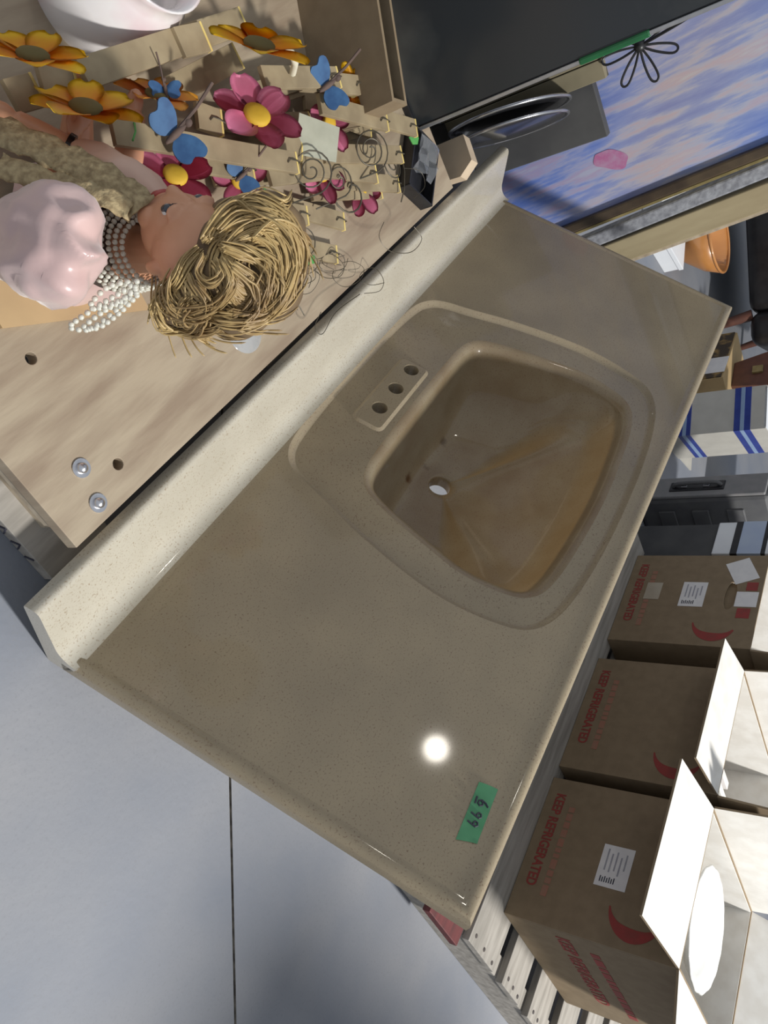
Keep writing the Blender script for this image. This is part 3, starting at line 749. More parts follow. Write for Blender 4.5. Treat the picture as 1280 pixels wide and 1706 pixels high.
place(tube('white_clip', [hz(470, 80, .26), hz(486, 88, .262), hz(492, 105, .25), hz(488, 122, .23)], .0042, mat('cream_clip', (0.75, 0.70, 0.55), 0.5, (0.7, 0.64, 0.5), 40), orn), Matrix())
orn = ornament('picket ornament with a yellow flower beside the hand of the doll', 150, 160)
picket(orn, (140, 122), .215, (408, 32), .205, .028, False); picket(orn, (20, 160), .185, (66, 148), .185, .03, False); picket(orn, (70, 135), .200, (132, 142), .20, .03, False)
flower(orn, hz(143, 180, .235), .050, FN, 'y', 7, .1); spiral(orn, hz(205, 205, .20), .012, FN, 1.2, .0011, greenl)
orn = ornament('picket ornament with a yellow flower below the porcelain jar', 70, 95)
picket(orn, (285, 152), .185, (398, 92), .18, .03, False); picket(orn, (300, 70), .215, (345, 60), .215, .03, False)
flower(orn, hz(55, 93, .245), .046, FN, 'y', 7, .4); flower(orn, hz(262, 158, .195), .043, FN, 'o', 6, .7)
butterfly(orn, 275, 150, .205, 1.2, .6)
orn = ornament('picket ornament lying flat with coiled wires and deep pink petals', 590, 290)
for a, b, z in (((450, 292), (563, 281), .165), ((540, 255), (671, 257), .175), ((505, 275), (629, 290), .170), ((560, 300), (666, 306), .155), ((520, 318), (636, 316), .150)): picket(orn, a, z, b, z)
flower(orn, hz(535, 288, .160), .042, (Z + TOC * .2).normalized(), 'p', 6, .3); flower(orn, hz(600, 318, .145), .040, (Z + TOC * .3).normalized(), 'p', 6, .9); flower(orn, hz(400, 300, .165), .036, (TOC + Z * .4).normalized(), 'p', 5, .3)
spiral(orn, hz(565, 300, .172), .024, (TOC * .5 + Z * .8).normalized(), 1.6); spiral(orn, hz(585, 320, .158), .050, (TOC * .3 + Z).normalized(), 1.15, .0014); spiral(orn, hz(655, 275, .165), .030, Z, 2.2)
butterfly(orn, 402, 293, .185, .2, .8)
place(panel('green_leaf', [(-.012, -.005), (0, -.008), (.013, 0), (0, .008), (-.012, .005)], [], .0015, greenl, orn), basis(*frame((.2, .3, 1)), hz(690, 232, .17)))
place(panel('green_leaf', [(-.012, -.006), (0, -.009), (.013, 0), (0, .009), (-.012, .006)], [], .0015, greenl, orn), basis(*frame(TOC), hz(448, 330, .175)))
card = mat('grey_card', (0.42, 0.42, 0.33), 0.7, (0.36, 0.36, 0.28), 40)
place(panel('hang_tag', [(-.03, -.025), (.03, -.022), (.03, .022), (-.03, .025)], [], .0012, card, orn), basis(*frame((TOC + Z).normalized(), UPR), hz(530, 232, .20)))
orn = ornament('picket ornament half hidden behind the blond hair of the doll', 520, 390)
for a, b, z in (((430, 343), (514, 359), .148), ((490, 345), (575, 369), .143), ((455, 400), (563, 424), .140)): picket(orn, a, z, b, z)
spiral(orn, hz(470, 500, .142), .018, Z, 2.0, .0008); spiral(orn, hz(505, 400, .145), .022, (Z + TOC * .4).normalized(), 1.5, .0008)
place(panel('green_leaf', [(-.012, -.005), (0, -.008), (.013, 0), (0, .008), (-.012, .005)], [], .0015, greenl, orn), basis(*frame((.1, .2, 1)), hz(515, 432, .145)))
rnd = random.Random(21)                              # more pickets of the same ornament lie underneath
for k in range(12):
    x, y = rnd.uniform(330, 560), rnd.uniform(130, 300); a = rnd.uniform(-.35, .45); z = rnd.uniform(.138, .160); l = rnd.uniform(90, 130)
    picket(orn, (x, y), z, (x + l * math.cos(a), y + l * math.sin(a)), z, .026, k % 2 == 0)
rnd = random.Random(11)
for k in range(7):
    x, y = rnd.uniform(490, 640), rnd.uniform(400, 520) if k % 2 else rnd.uniform(380, 470)
    y = min(y, 545 - (x - 490) * .62)
    pts = [hz(x + 22 * math.cos(i * .9 + k) * (1 + .3 * math.sin(i)) - i * 1.5, y + 18 * math.sin(i * .9 + k) + i * 2, PZ + .006 + .02 * abs(math.sin(i * .7 + k))) for i in range(9)]
    place(tube('thin_wire', catmull(pts, False, 4), .0005, wirem, orn, 4), Matrix())
for q in (((640, 370), (632, 395), (650, 418), (685, 420), (703, 398), (690, 378)), ((535, 520), (525, 545), (538, 556), (560, 520), (600, 490)), ((690, 330), (708, 310), (700, 285), (672, 280))):
    place(tube('thin_wire', catmull([hz(*p, PZ + .055 if p[1] > 340 and p[0] > 600 else PZ + .03) for p in q], False, 6), .0006, wirem, orn, 4), Matrix())
# ================================================================== porcelain jar and brown carton behind the pile
porc = mat('porcelain', (0.80, 0.77, 0.76), 0.12, (0.68, 0.46, 0.50), 9, 4, coat=0.8, lo=0.48, hi=0.70)
jc = dep(180, -22, .83)
jar = thing('porcelain_jar', 'white porcelain jar with faint pink flowers and a glossy glaze', 'jar', (jc.x, jc.y, PZ))
bm = bmesh.new(); JZ = jc.z - PZ
add_lathe(bm, [(.0001, 0), (.045, 0), (.048, .006), (.042, .02), (.050, JZ - .07), (.072, JZ - .035), (.079, JZ), (.074, JZ + .035), (.058, JZ + .06), (.052, JZ + .07), (.060, JZ + .085), (.057, JZ + .085), (.048, JZ + .07), (.052, JZ + .05), (.068, JZ), (.045, .03), (.0001, .025)], 48)
bm_obj('jar_body', bm, porc, jar, smooth=True)
for s in (1,):
    tube('jar_handle', catmull([(-.055, -.02, JZ + .06), (-.10, -.035, JZ + .05), (-.115, -.04, JZ), (-.085, -.03, JZ - .04), (-.062, -.02, JZ - .05)], False, 5), .008, porc, jar, 10)
# brown carton
k0, k1 = hz(654, 168, .262), hz(628, 0, .262)
wd = (k1 - k0); wd.z = 0; wd.normalize(); nd = Vector((-wd.y, wd.x, 0))
if nd.x > 0: nd = -nd
cart = thing('open_carton', 'plain brown carton folded flat and standing behind the painted pickets', 'carton', mw=basis(wd, -nd if wd.cross(-nd).z > 0 else nd, Z, (k0.x, k0.y, PZ)))
sg = -1 if wd.cross(-nd).z > 0 else 1
H = .262 - PZ
def cwall(x0, y0, x1, y1): box('carton_wall', (min(x0, x1), min(y0 * sg, y1 * sg), 0), (max(x0, x1), max(y0 * sg, y1 * sg), H), kraft, cart)
cwall(0, 0, .36, .005); cwall(0, .005, .005, .035); cwall(.355, .005, .36, .035); cwall(.005, .030, .355, .035)
box('carton_base', (.005, min(.005 * sg, .030 * sg), .0), (.355, max(.005 * sg, .030 * sg), .005), kraft, cart)

# ================================================================== dark glossy panel with a silver edge
glass = mat('dark_glass', (0.028, 0.032, 0.036), 0.22, (0.10, 0.105, 0.10), 4.5, 6, lo=0.52, hi=0.80)
silver = mat('silver_trim', (0.55, 0.56, 0.58), 0.35, (0.45, 0.46, 0.48), 40, metal=0.8)
e0 = hz(690, 222, PZ)
pan = thing('dark_screen', 'large dark dusty screen with a silver edge standing at the far end of the platform', 'screen', (e0.x, e0.y, PZ))
box('screen_glass', (-.02, -.62, .0), (0, -.006, .55), glass, pan, bevel=.002)
box('silver_edge', (-.022, -.006, .0), (.002, 0, .56), silver, pan, bevel=.001)
box('bottom_trim', (-.024, -.62, 0), (.006, -.006, .012), black, pan, bevel=.001)
gcap = mat('green_cap', (0.015, 0.10, 0.04), 0.4, (0.02, 0.14, 0.05), 30)
box('green_corner_cap', (-.024, -.008, .30), (.003, .002, .405), gcap, pan, bevel=.003)
# ---- black plastic odds and ends by the end of the platform
b0 = hz(688, 284, PZ); tray = thing('plastic_tray', 'black plastic tray with raised sides by the end of the plywood', 'tray', (b0.x, b0.y, PZ), .62); tray.scale = (.62, .62, .62)
box('tray_base', (-.09, -.055, .0), (.09, .055, .004), black, tray, bevel=.001)
for a, b in (((-.09, -.055), (.09, -.050)), ((-.09, .050), (.09, .055)), ((-.09, -.055), (-.085, .055)), ((.085, -.055), (.09, .055))): box('tray_side', (a[0], a[1], .004), (b[0], b[1], .040), black, tray, bevel=.001)
wrapm = mat('cling_wrap', (0.9, 0.92, 0.95), 0.05, (0.85, 0.87, 0.9), 30, trans=0.9, spec=0.7)
bm = bmesh.new(); rnd = random.Random(5)
g = [[bm.verts.new((-.07 + .02 * i, -.04 + .02 * j, .03 + .03 * rnd.random())) for j in range(5)] for i in range(6)]
for i in range(5):
    for j in range(4): bm.faces.new((g[i][j], g[i + 1][j], g[i + 1][j + 1], g[i][j + 1]))
wr = bm_obj('plastic_wrap', bm, wrapm, tray)
so = wr.modifiers.new('so', 'SOLIDIFY'); so.thickness = .0008
c0_ = hz(757, 262, .16)
cream = mat('cream_card', (0.60, 0.48, 0.34), 0.8, (0.52, 0.41, 0.29), 20)
cc = thing('cream_block', 'cream coloured card block wedged behind the black tray', 'block', (c0_.x - .055, c0_.y + .012, 0), .9); cc.scale = (.72, .72, 1)
panel('block_face', [(-.045, 0), (.045, 0), (.052, .14), (.02, .165), (-.05, .15)], [], .03, cream, cc, Matrix.Rotation(math.pi / 2, 4, 'X') @ Matrix.Translation((0, .0, 0)))
box('block_edge', (-.048, .0, .0), (.048, .004, .02), cream, cc)
# black pan lids standing on edge
lidm = mat('black_enamel', (0.015, 0.015, 0.017), 0.22, (0.03, 0.03, 0.032), 20, coat=0.5)
rim = mat('lid_rim', (0.62, 0.63, 0.65), 0.25, (0.5, 0.5, 0.52), 60, metal=0.9)
lc0 = hx(848, 195, -1.26)
vd = (CAM - lc0); vd.z = 0; vd.normalize(); sd = Vector((-vd.y, vd.x, 0))
nrm = (sd * .985 + vd * .16).normalized()
s_, u_, d_ = frame(nrm)
lid = thing('pan_lid', 'pair of black pan lids with bright rims standing on edge before the dark board', 'lid', mw=basis(s_, u_, d_, lc0))
for k, r in ((0, .118), (1, .110)):
    bm = bmesh.new(); z = .024 * k
    add_lathe(bm, [(.0001, z + .010), (r * .5, z + .008), (r * .9, z + .003), (r, z), (r * .9, z - .001), (r * .5, z + .005), (.0001, z + .007)], 48); L_ = bm_obj('lid_disc', bm, lidm, lid, smooth=True)
    bm = bmesh.new(); add_tube(bm, [(r * math.cos(a * math.pi / 24), r * math.sin(a * math.pi / 24), z) for a in range(48)], .0032, 8, True); bm_obj('lid_rim', bm, rim, L_, smooth=True)
tube('lid_stand', [(0, -r, .01), (0, -lc0.z + .008, .01)], .006, lidm, lid)
box('stand_foot', (-.05, -lc0.z, -.04), (.05, -lc0.z + .008, .06), lidm, lid)
# tan ribbed board
tn = Vector((-1.31, -.122, 0))
tb = thing('tan_board', 'narrow tan ribbed board upright beside the silver-edged screen', 'board', (tn.x, tn.y, 0))
tanm = mat('tan_ribbed', (0.30, 0.26, 0.17), 0.8, (0.22, 0.19, 0.12), 12)
for k in range(6): box('rib', (-.02, -.225 + .035 * k, 0), (.0, -.192 + .035 * k, .355 - .006 * (k % 2)), tanm, tb, bevel=.001)
# dark grey board
dk = mat('charcoal_board', (0.055, 0.055, 0.058), 0.7, (0.085, 0.085, 0.085), 9, 5)
q0, q1 = hx(1005, 230, -1.375), hx(1028, 100, -1.375)
box_top = q0.z
db = tag(box('charcoal_board', (-1.395, -.45, 0), (-1.375, q0.y, box_top + .01), dk, bevel=.002), 'charcoal grey board standing in front of the blue painting', 'board')

# ================================================================== blue and pink painting with a dark frame
pm = mat('painted_canvas', (0.5, 0.5, 0.6), 0.75); nt = pm.node_tree; L = nt.links.new; bs = nt.nodes['Principled BSDF']
tc = nt.nodes.new('ShaderNodeTexCoord'); mp = nt.nodes.new('ShaderNodeMapping'); mp.inputs['Scale'].default_value = (1, 16, 2.2); L(tc.outputs['Object'], mp.inputs[0])
mp.inputs['Rotation'].default_value = (math.radians(12), 0, 0)
n1 = nt.nodes.new('ShaderNodeTexNoise'); n1.inputs['Scale'].default_value = 2.2; n1.inputs['Detail'].default_value = 6; n1.inputs['Roughness'].default_value = .6; L(mp.outputs[0], n1.inputs[0])
sp = nt.nodes.new('ShaderNodeSeparateXYZ'); L(tc.outputs['Object'], sp.inputs[0])
n2 = nt.nodes.new('ShaderNodeTexNoise'); n2.inputs['Scale'].default_value = 5; L(tc.outputs['Object'], n2.inputs[0])
def mth(op, a, b):
    x = nt.nodes.new('ShaderNodeMath'); x.operation = op
    for i, v in enumerate((a, b)):
        if isinstance(v, (int, float)): x.inputs[i].default_value = v
        else: L(v, x.inputs[i])
    return x.outputs[0]
zc = mth('ADD', sp.outputs['Z'], mth('MULTIPLY', mth('SUBTRACT', n2.outputs['Fac'], .5), .22)); zc = mth('ADD', zc, mth('MULTIPLY', sp.outputs['Y'], .9))
cr = nt.nodes.new('ShaderNodeValToRGB'); L(mth('DIVIDE', zc, .8), cr.inputs[0]); E_ = cr.color_ramp.elements
E_[0].position = 0.0; E_[0].color = (0.10, 0.17, 0.50, 1); E_[1].position = 1.0; E_[1].color = (0.05, 0.12, 0.48, 1)
for p, c_ in ((.14, (0.22, 0.28, 0.58)), (.24, (0.44, 0.42, 0.50)), (.36, (0.47, 0.40, 0.37)), (.46, (0.46, 0.42, 0.42)), (.56, (0.40, 0.42, 0.50)), (.70, (0.20, 0.28, 0.58))):
    e = E_.new(p); e.color = (*c_, 1)
c2 = nt.nodes.new('ShaderNodeValToRGB'); L(n1.outputs['Fac'], c2.inputs[0]); F_ = c2.color_ramp.elements
F_[0].position = .34; F_[0].color = (0.05, 0.13, 0.50, 1); F_[1].position = .68; F_[1].color = (0.52, 0.50, 0.52, 1)
e = F_.new(.46); e.color = (0.16, 0.24, 0.56, 1); e = F_.new(.54); e.color = (0.42, 0.42, 0.54, 1); e = F_.new(.60); e.color = (0.50, 0.36, 0.42, 1)
mx = nt.nodes.new('ShaderNodeMix'); mx.data_type = 'RGBA'; mx.inputs['Factor'].default_value = .58; L(cr.outputs[0], mx.inputs['A']); L(c2.outputs[0], mx.inputs['B'])
L(mx.outputs['Result'], bs.inputs['Base Color'])
f0, f1 = hx(965, 368, -1.43), hx(1280, 240, -1.43)
lean = (f1.y - f0.y) / (f1.z - f0.z)
ye = f0.y - f0.z * lean
pt = thing('painting', 'large abstract painting in blue, lavender and pink with a dark brown frame', 'painting', mw=Matrix(((1, 0, 0, -1.43), (0, 1, lean, ye), (0, 0, 1, 0), (0, 0, 0, 1))) if False else basis((1, 0, 0), Vector((0, 1, -lean)).normalized(), Vector((0, lean, 1)).normalized(), (-1.43, ye, .004)))
box('canvas', (-.012, -.85, .0), (0, -.004, .95), pm, pt)
frm = mat('frame_brown', (0.05, 0.035, 0.025), 0.4, (0.09, 0.065, 0.04), 20); gold = mat('frame_gold', (0.34, 0.27, 0.12), 0.45, (0.24, 0.19, 0.08), 40, metal=0.3)
box('frame_side', (-.02, -.004, .0), (.012, .018, .97), frm, pt, bevel=.004)
box('frame_bead', (-.018, .018, .0), (.010, .024, .97), gold, pt, bevel=.001)
bm = bmesh.new(); pb = hx(1030, 288, -1.428)
pkm = mat('pink_dab', (0.44, 0.14, 0.30), 0.7, (0.44, 0.26, 0.40), 60)
pc = Vector((0, pb.y - ye + lean * 0, pb.z))
bm.faces.new([bm.verts.new((.0009, pc.y + .022 * math.cos(a * .157) * (1 + .12 * math.sin(a * .471)) + .012 * math.sin(a * .157), pc.z + .034 * math.sin(a * .157) * (1 + .1 * math.sin(a * .628)))) for a in range(40)])
bm_obj('paint_dab', bm, pkm, pt)
# grey felt roll and pale board next to the frame
def post(name, pA, pB, w, th, m, label, cat, x):
    a, b = hx(*pA, x), hx(*pB, x); ln = (b.y - a.y) / (b.z - a.z); y0 = a.y - a.z * ln
    o = thing(name, label, cat, mw=basis((1, 0, 0), Vector((0, 1, -ln)).normalized(), Vector((0, ln, 1)).normalized(), (x, y0, .004 + abs(ln) * (abs(w) + .03))))
    return o
felt = mat('grey_felt', (0.34, 0.35, 0.38), 0.95, (0.20, 0.205, 0.23), 70, 5, bump=0.8)
o = post('felt_strip', (1000, 385), (1280, 268), .03, .03, felt, 'grey speckled felt strip upright between the painting frame and the pale board', 'felt', -1.44)
box('felt_face', (-.03, .0, .0), (0, .030, .95), felt, o, bevel=.004); box('felt_backing', (-.036, .002, 0), (-.03, .028, .95), rawwood, o)
bd = mat('pale_board', (0.40, 0.33, 0.20), 0.7, (0.33, 0.265, 0.155), 8, 5, stretch=(4, 4, .8))
o = post('pale_board', (1030, 398), (1280, 300), .05, .03, bd, 'pale wooden board upright beside the grey felt strip', 'board', -1.44)
box('board_face', (-.03, .003, .0), (0, .055, 1.0), bd, o, bevel=.002); box('board_edge', (-.034, .055, .0), (-.004, .062, 1.0), rawwood, o, bevel=.001)
# black wire flower
wf = hx(1066, 77, -1.325); wire = thing('wire_flower', 'black wire flower on a long stem before the painting', 'wire flower', (wf.x, wf.y, 0))
blk = mat('black_wire', (0.012, 0.012, 0.014), 0.4, (0.02, 0.02, 0.02), 40)
wn = (CAM - wf).normalized(); s_, u_, d_ = frame(wn)
for k in range(7):
    a = k * 2 * math.pi / 7 + .2; dr = s_ * math.cos(a) + u_ * math.sin(a); pr_ = s_ * -math.sin(a) + u_ * math.cos(a)
    base = Vector((0, 0, wf.z))
    tube('wire_petal', catmull([base, base + dr * .03 + pr_ * .006, base + dr * .058 + pr_ * .007, base + dr * .066, base + dr * .058 - pr_ * .007, base + dr * .03 - pr_ * .006, base], False, 4), .0022, blk, wire, 6)
bm = bmesh.new(); add_ball(bm, (0, 0, wf.z), .010, 10, 8); bm_obj('wire_hub', bm, blk, wire, smooth=True)
tube('wire_stem', catmull([(0, 0, wf.z), (.004, -.02, wf.z + .12), (.002, -.06, wf.z + .25), (.03, -.10, wf.z + .12), (.06, -.11, .3), (.06, -.11, .004)], False, 6), .0028, blk, wire, 6)
tube('wire_base', [(.06 + .03 * math.cos(a * .4), -.11 + .03 * math.sin(a * .4), .003) for a in range(16)], .003, blk, wire, 6)
# ================================================================== pallet under the cartons
pal = thing('pallet', 'weathered wooden pallet with a dark red front board under the printed cartons', 'pallet', (-.80, 1.2, 0))
PT = .098; X0, X1 = -1.34 + .80, -.165 + .80
for x in (X0 + .02, (X0 + X1) / 2, X1 - .022): box('stringer', (x - .02, -.385, .0), (x + .02, .62, PT - .016), palewood, pal, bevel=.002)
ys = [(-.40, -.275, redwood), (-.245, -.115, palewood), (-.07, .03, palewood), (.08, .18, palewood), (.23, .33, palewood), (.38, .48, palewood), (.52, .62, palewood)]
nailm = mat('nail_head', (0.10, 0.09, 0.09), 0.5, (0.16, 0.14, 0.13), 90, metal=0.7)
for i, (a, b, m) in enumerate(ys):
    bo = box('deck_board', (X0, a, PT - .016), (X1 + (.004 if i else .03), b, PT), m, pal, bevel=.0015)
    for k in range(3):
        bm = bmesh.new(); add_lathe(bm, [(.0001, PT + .001), (.0042, PT + .0008), (.0042, PT - .001)], 8, (X1 - .014 + .004 * k, a + .02 + (b - a - .04) * k / 2, 0)); bm_obj('nail', bm, nailm, bo)

# ================================================================== printed cartons
def carton(label, x0, x1, y0, h, dpt, flaps, rz=0.0, prints=True, hand=False):
    w = x1 - x0; t = .0045
    c = thing('printed_carton', label, 'carton', ((x0 + x1) / 2, y0, PT + .0008), rz, 'cartons marked keep refrigerated on the pallet')
    FR = basis((1, 0, 0), (0, 0, 1), (0, -1, 0), (0, 0, 0))           # panel xy -> front face
    slot = [[(-.012 + .048 * math.cos(a) , h * .79 + .014 * math.sin(a)) for a in [2 * math.pi * k / 20 for k in range(20)]]] if hand else []
    panel('front_wall', [(-w / 2, 0), (w / 2, 0), (w / 2, h), (-w / 2, h)], slot, t, kraft, c, FR, bevel=.0008)
    box('back_wall', (-w / 2, dpt - t, 0), (w / 2, dpt, h), kraft, c); box('side_wall', (-w / 2, t, 0), (-w / 2 + t, dpt - t, h), kraft, c); box('side_wall', (w / 2 - t, t, 0), (w / 2, dpt - t, h), kraft, c)
    box('carton_base', (-w / 2 + t, t, 0), (w / 2 - t, dpt - t, t), kraft, c)
    if not hand: box('lining', (-w / 2 + t, t, t), (w / 2 - t, t + .002, h - .002), kraftin, c)
    box('lining', (-w / 2 + t, dpt - t - .002, t), (w / 2 - t, dpt - t, h - .002), kraftin, c)
    box('lining', (-w / 2 + t, t + .002, t), (-w / 2 + t + .002, dpt - t - .002, h - .002), kraftin, c); box('lining', (w / 2 - t - .002, t + .002, t), (w / 2 - t, dpt - t - .002, h - .002), kraftin, c)
    def flap(side, ln, ang):                                         # ang: 0 = straight up, 90 = flat outward, 150 = hanging
        a = math.radians(ang); so, co = math.sin(a), math.cos(a)
        if side in 'FB':
            sy = -1 if side == 'F' else 1; o = Vector((0, 0 if side == 'F' else dpt, h)); ax = Vector((1, 0, 0)); hw = w / 2 - .001; d = Vector((0, sy * so, co))
        else:
            sx = -1 if side == 'L' else 1; o = Vector((sx * w / 2, dpt / 2, h)); ax = Vector((0, 1, 0)); hw = dpt / 2 - .001; d = Vector((sx * so, 0, co))
        nn = ax.cross(d); 
        inn = nn if nn.dot(Vector((0, 0, 1)) if so > .2 else Vector((0, dpt / 2, h)) - o) > 0 else -nn    # inner (lined) side
        f = [bm.verts.new(o + ax * sx_ * hw * (1 if k == 0 else .97) + d * (ln * k) + inn * zz) for zz in (0, -t) for k, sx_ in ((0, -1), (0, 1), (1, 1), (1, -1))] if False else None
        b2 = bmesh.new(); P = []
        for zz in (0, -t):
            for k, q in ((0, -1), (0, 1), (1, 1), (1, -1)): P.append(b2.verts.new(o + ax * q * hw * (1 if k == 0 else .975) + d * (ln * k) + inn * zz))
        for ff, mi in (((0, 1, 2, 3), 1), ((7, 6, 5, 4), 0), ((0, 4, 5, 1), 0), ((1, 5, 6, 2), 0), ((2, 6, 7, 3), 0), ((3, 7, 4, 0), 0)):
            fc = b2.faces.new([P[i] for i in ff]); fc.material_index = mi
        bm_obj('flap', b2, [kraft, kraftin], c)
    for s, ln, ang in flaps: flap(s, ln, ang)
    if prints:
        Mx = lambda x, z: FR @ Matrix.Translation((x, z, .0005))
        text_obj('printed_lettering', 'KEEP REFRIGERATED', .030, redink, c, Mx(-w * .385, .022), squash=w * .77 / .318, ext=.0003)
        bm = bmesh.new(); rr = random.Random(3); x = -w * .30
        while x < w * .27:
            l = rr.uniform(.008, .022); add_box(bm, (x, -.0006, .058), (x + l, -.0001, .071), None); x += l + .004
        bm_obj('faded_print_line', bm, fadedink, c)
        cr = [(-.128 * 0 + .098 * w / .31, 0)]
        # red crescent mark near the top right of the front
        cx, cz = w * .25, h * .73; bm = bmesh.new(); O, I = [], []
        for k in range(15):
            a = math.radians(-84 + 150 * k / 14); O.append((cx + .062 * math.cos(a), cz + .052 * math.sin(a))); ww = math.sin(math.pi * (14 - k * .9 + .3) / 15.5); I.append((cx + (.062 - .026 * ww) * math.cos(a), cz + (.052 - .012 * ww) * math.sin(a)))
        vo = [bm.verts.new((p[0], -.0006, p[1])) for p in O]; vi = [bm.verts.new((p[0], -.0006, p[1])) for p in I]
        for k in range(14): bm.faces.new((vo[k], vo[k + 1], vi[k + 1], vi[k]))
        bm_obj('crescent_mark', bm, redink, c)
    return c, FR, w
def sticker(c, FR, x, z, w, h, rot, bars=True):
    M = FR @ Matrix.Translation((x, z, .0006)) @ Matrix.Rotation(rot, 4, 'Z')
    s = panel('label_sticker', [(-w / 2, -h / 2), (w / 2, -h / 2), (w / 2, h / 2), (-w / 2, h / 2)], [], .0005, paper, c, M @ Matrix.Translation((0, 0, .0003)))
    s['label'] = 'white paper label with faint print and a barcode'
    if bars:
        bm = bmesh.new(); M2 = M @ Matrix.Translation((0, 0, .0005))
        for k in range(7): add_box(bm, (w * .26 + .0022 * (k % 2), -h * .05 - .0045 * k + h * .12, 0), (w * .40, -h * .05 - .0045 * k + .0022 + h * .12, .0002), M2)
        bm_obj('barcode', bm, darkink, s)
        bm = bmesh.new()
        for i, (a, b) in enumerate(((-.34, .05), (-.25, .2), (-.36, .1), (-.3, .15), (-.4, .12))):
            y = h * (.30 - .15 * i); add_box(bm, (w * a, y - h * .025, 0), (w * b, y + h * .025, .0002), M2)
        bm_obj('faint_print', bm, greyink, s)
CH = .338; CY0 = 1.04
f3 = hx(1068, 1530, -.258); v3 = f3 - Vector((-.258, CY0, PT + CH)); a3 = math.degrees(math.atan2(-v3.y, v3.z)); l3 = math.hypot(v3.y, v3.z)
f2 = hx(1158, 1264, -.600); v2_ = f2 - Vector((-.60, CY0, PT + CH)); a2 = math.degrees(math.atan2(-v2_.y, v2_.z)); l2 = math.hypot(v2_.y, v2_.z)
print('flaps', a3, l3, a2, l2)
c3, FR, w = carton('printed carton at the open end of the pallet, holding a white china dish', -.568, -.258, CY0, CH, .40, [('F', l3, a3), ('R', .13, 82), ('B', .15, 35), ('L', .10, 3)])
sticker(c3, FR, .010, .185, .085, .062, 0)
tube('carrying_strap', [(.035, -.003, .262), (-.02, -.004, .272), (-.045, -.003, .262)], .0028, mat('clear_strap', (0.55, 0.53, 0.42), 0.2, (0.5, 0.48, 0.38), 40), c3, 6)
sideM = basis((0, 1, 0), (0, 0, 1), (1, 0, 0), (w / 2, 0, 0))
text_obj('printed_lettering', 'KEEP REFRIGERATED', .040, redink, c3, sideM @ Matrix.Translation((.03, .10, .0005)), squash=.78, ext=.0003)
b2 = bmesh.new(); rr = random.Random(8); x = .06
while x < .33:
    l = rr.uniform(.012, .03); add_box(b2, (w / 2 + .0002, x, .16), (w / 2 + .0007, x + l, .178)); x += l + .006
bm_obj('faded_print_line', b2, redink, c3)
c2_, FR, w = carton('printed carton holding slim books, between the two other cartons on the pallet', -.915, -.600, CY0 + .004, CH, .40, [('F', l2, a2), ('L', .13, 4), ('R', .13, 3), ('B', .15, 40)])
c1_, FR, w = carton('printed carton with a hand hole and three labels beside the grey case', -1.296, -.985, CY0 + .012, CH, .40, [('B', .15, 60), ('L', .12, 4), ('R', .10, 3)], hand=True)
box('hand_hole_flap', (-.064, .010, CH * .79 - .03), (.040, .014, CH * .79 + .012), kraft, c1_)
sticker(c1_, FR, -.012, .178, .085, .060, 0); sticker(c1_, FR, -.098, .282, .080, .058, .45, False); sticker(c1_, FR, .0, .306, .050, .05, 0, False)
for q in ((-.058, .300, -.030, .326), (.030, .290, .062, .320)): box('red_print_block', (q[0], -.0007, q[1]), (q[2], -.0001, q[3]), redink, c1_)
panel('tape_piece', [(-.03, -.02), (.03, -.02), (.03, .02), (-.03, .02)], [], .0004, mat('clear_tape', (0.46, 0.41, 0.32), 0.2, (0.42, 0.37, 0.29), 30), c1_, FR @ Matrix.Translation((-.02, .075, .0008)))
# white oval dish in the end carton
dz = .412
dish = thing('china_dish', 'round white china dish on a foot standing in the end carton', 'dish', (-.418, 1.232, PT + .006), .35)
china = mat('white_china', (0.82, 0.82, 0.80), 0.2, (0.78, 0.78, 0.76), 20, coat=0.4)
bm = bmesh.new(); hh = dz - PT - .006
R = add_lathe(bm, [(.0001, hh - .03), (.060, hh - .03), (.075, hh - .018), (.096, hh), (.093, hh + .003), (.072, hh - .014), (.058, hh - .026), (.0001, hh - .026)], 60, (0, 0, 0), lambda k, n, j: 1 + (.012 * math.sin(k * 2 * math.pi * 16 / n) if j in (3, 4) else 0))
for v in bm.verts:
    if v.co.z > hh - .035: v.co.x *= 1.22; v.co.y *= 1.22
bm_obj('dish_bowl', bm, china, dish, smooth=True)
bm = bmesh.new(); add_lathe(bm, [(.085, 0), (.085, .01), (.05, .03), (.05, hh - .031), (.045, hh - .031), (.045, .03), (.08, 0)], 32); bm_obj('dish_stand', bm, china, dish, smooth=True, angle=50)
# slim books in the middle carton
bcol = [(0.75, 0.75, 0.78), (0.60, 0.64, 0.80), (0.78, 0.76, 0.70), (0.66, 0.68, 0.82), (0.74, 0.70, 0.66)]
for k in range(5):
    x = -.640 - .030 * k; ht = .27 + .012 * (k % 3); y0 = CY0 + .05
    bk_ = thing('slim_book', 'slim %s book standing upright in the middle carton' % ('pale grey', 'lilac', 'cream', 'pale blue', 'off-white')[k], 'book', (x, y0, PT + .0062), 0, 'slim books in the middle carton')
    box('cover', (-.009, 0, 0), (.009, .18, ht), mat('book_cover_%d' % k, bcol[k], 0.4, tuple(v * .9 for v in bcol[k]), 30), bk_, bevel=.001)
    box('spine_label', (-.0092, -.0008, ht * .75), (.0092, .012, ht * .93), mat('book_band_%d' % (k % 2), ((0.5, 0.12, 0.08), (0.62, 0.45, 0.1))[k % 2], 0.5, ((0.4, 0.1, 0.08), (0.5, 0.4, 0.1))[k % 2], 30), bk_)

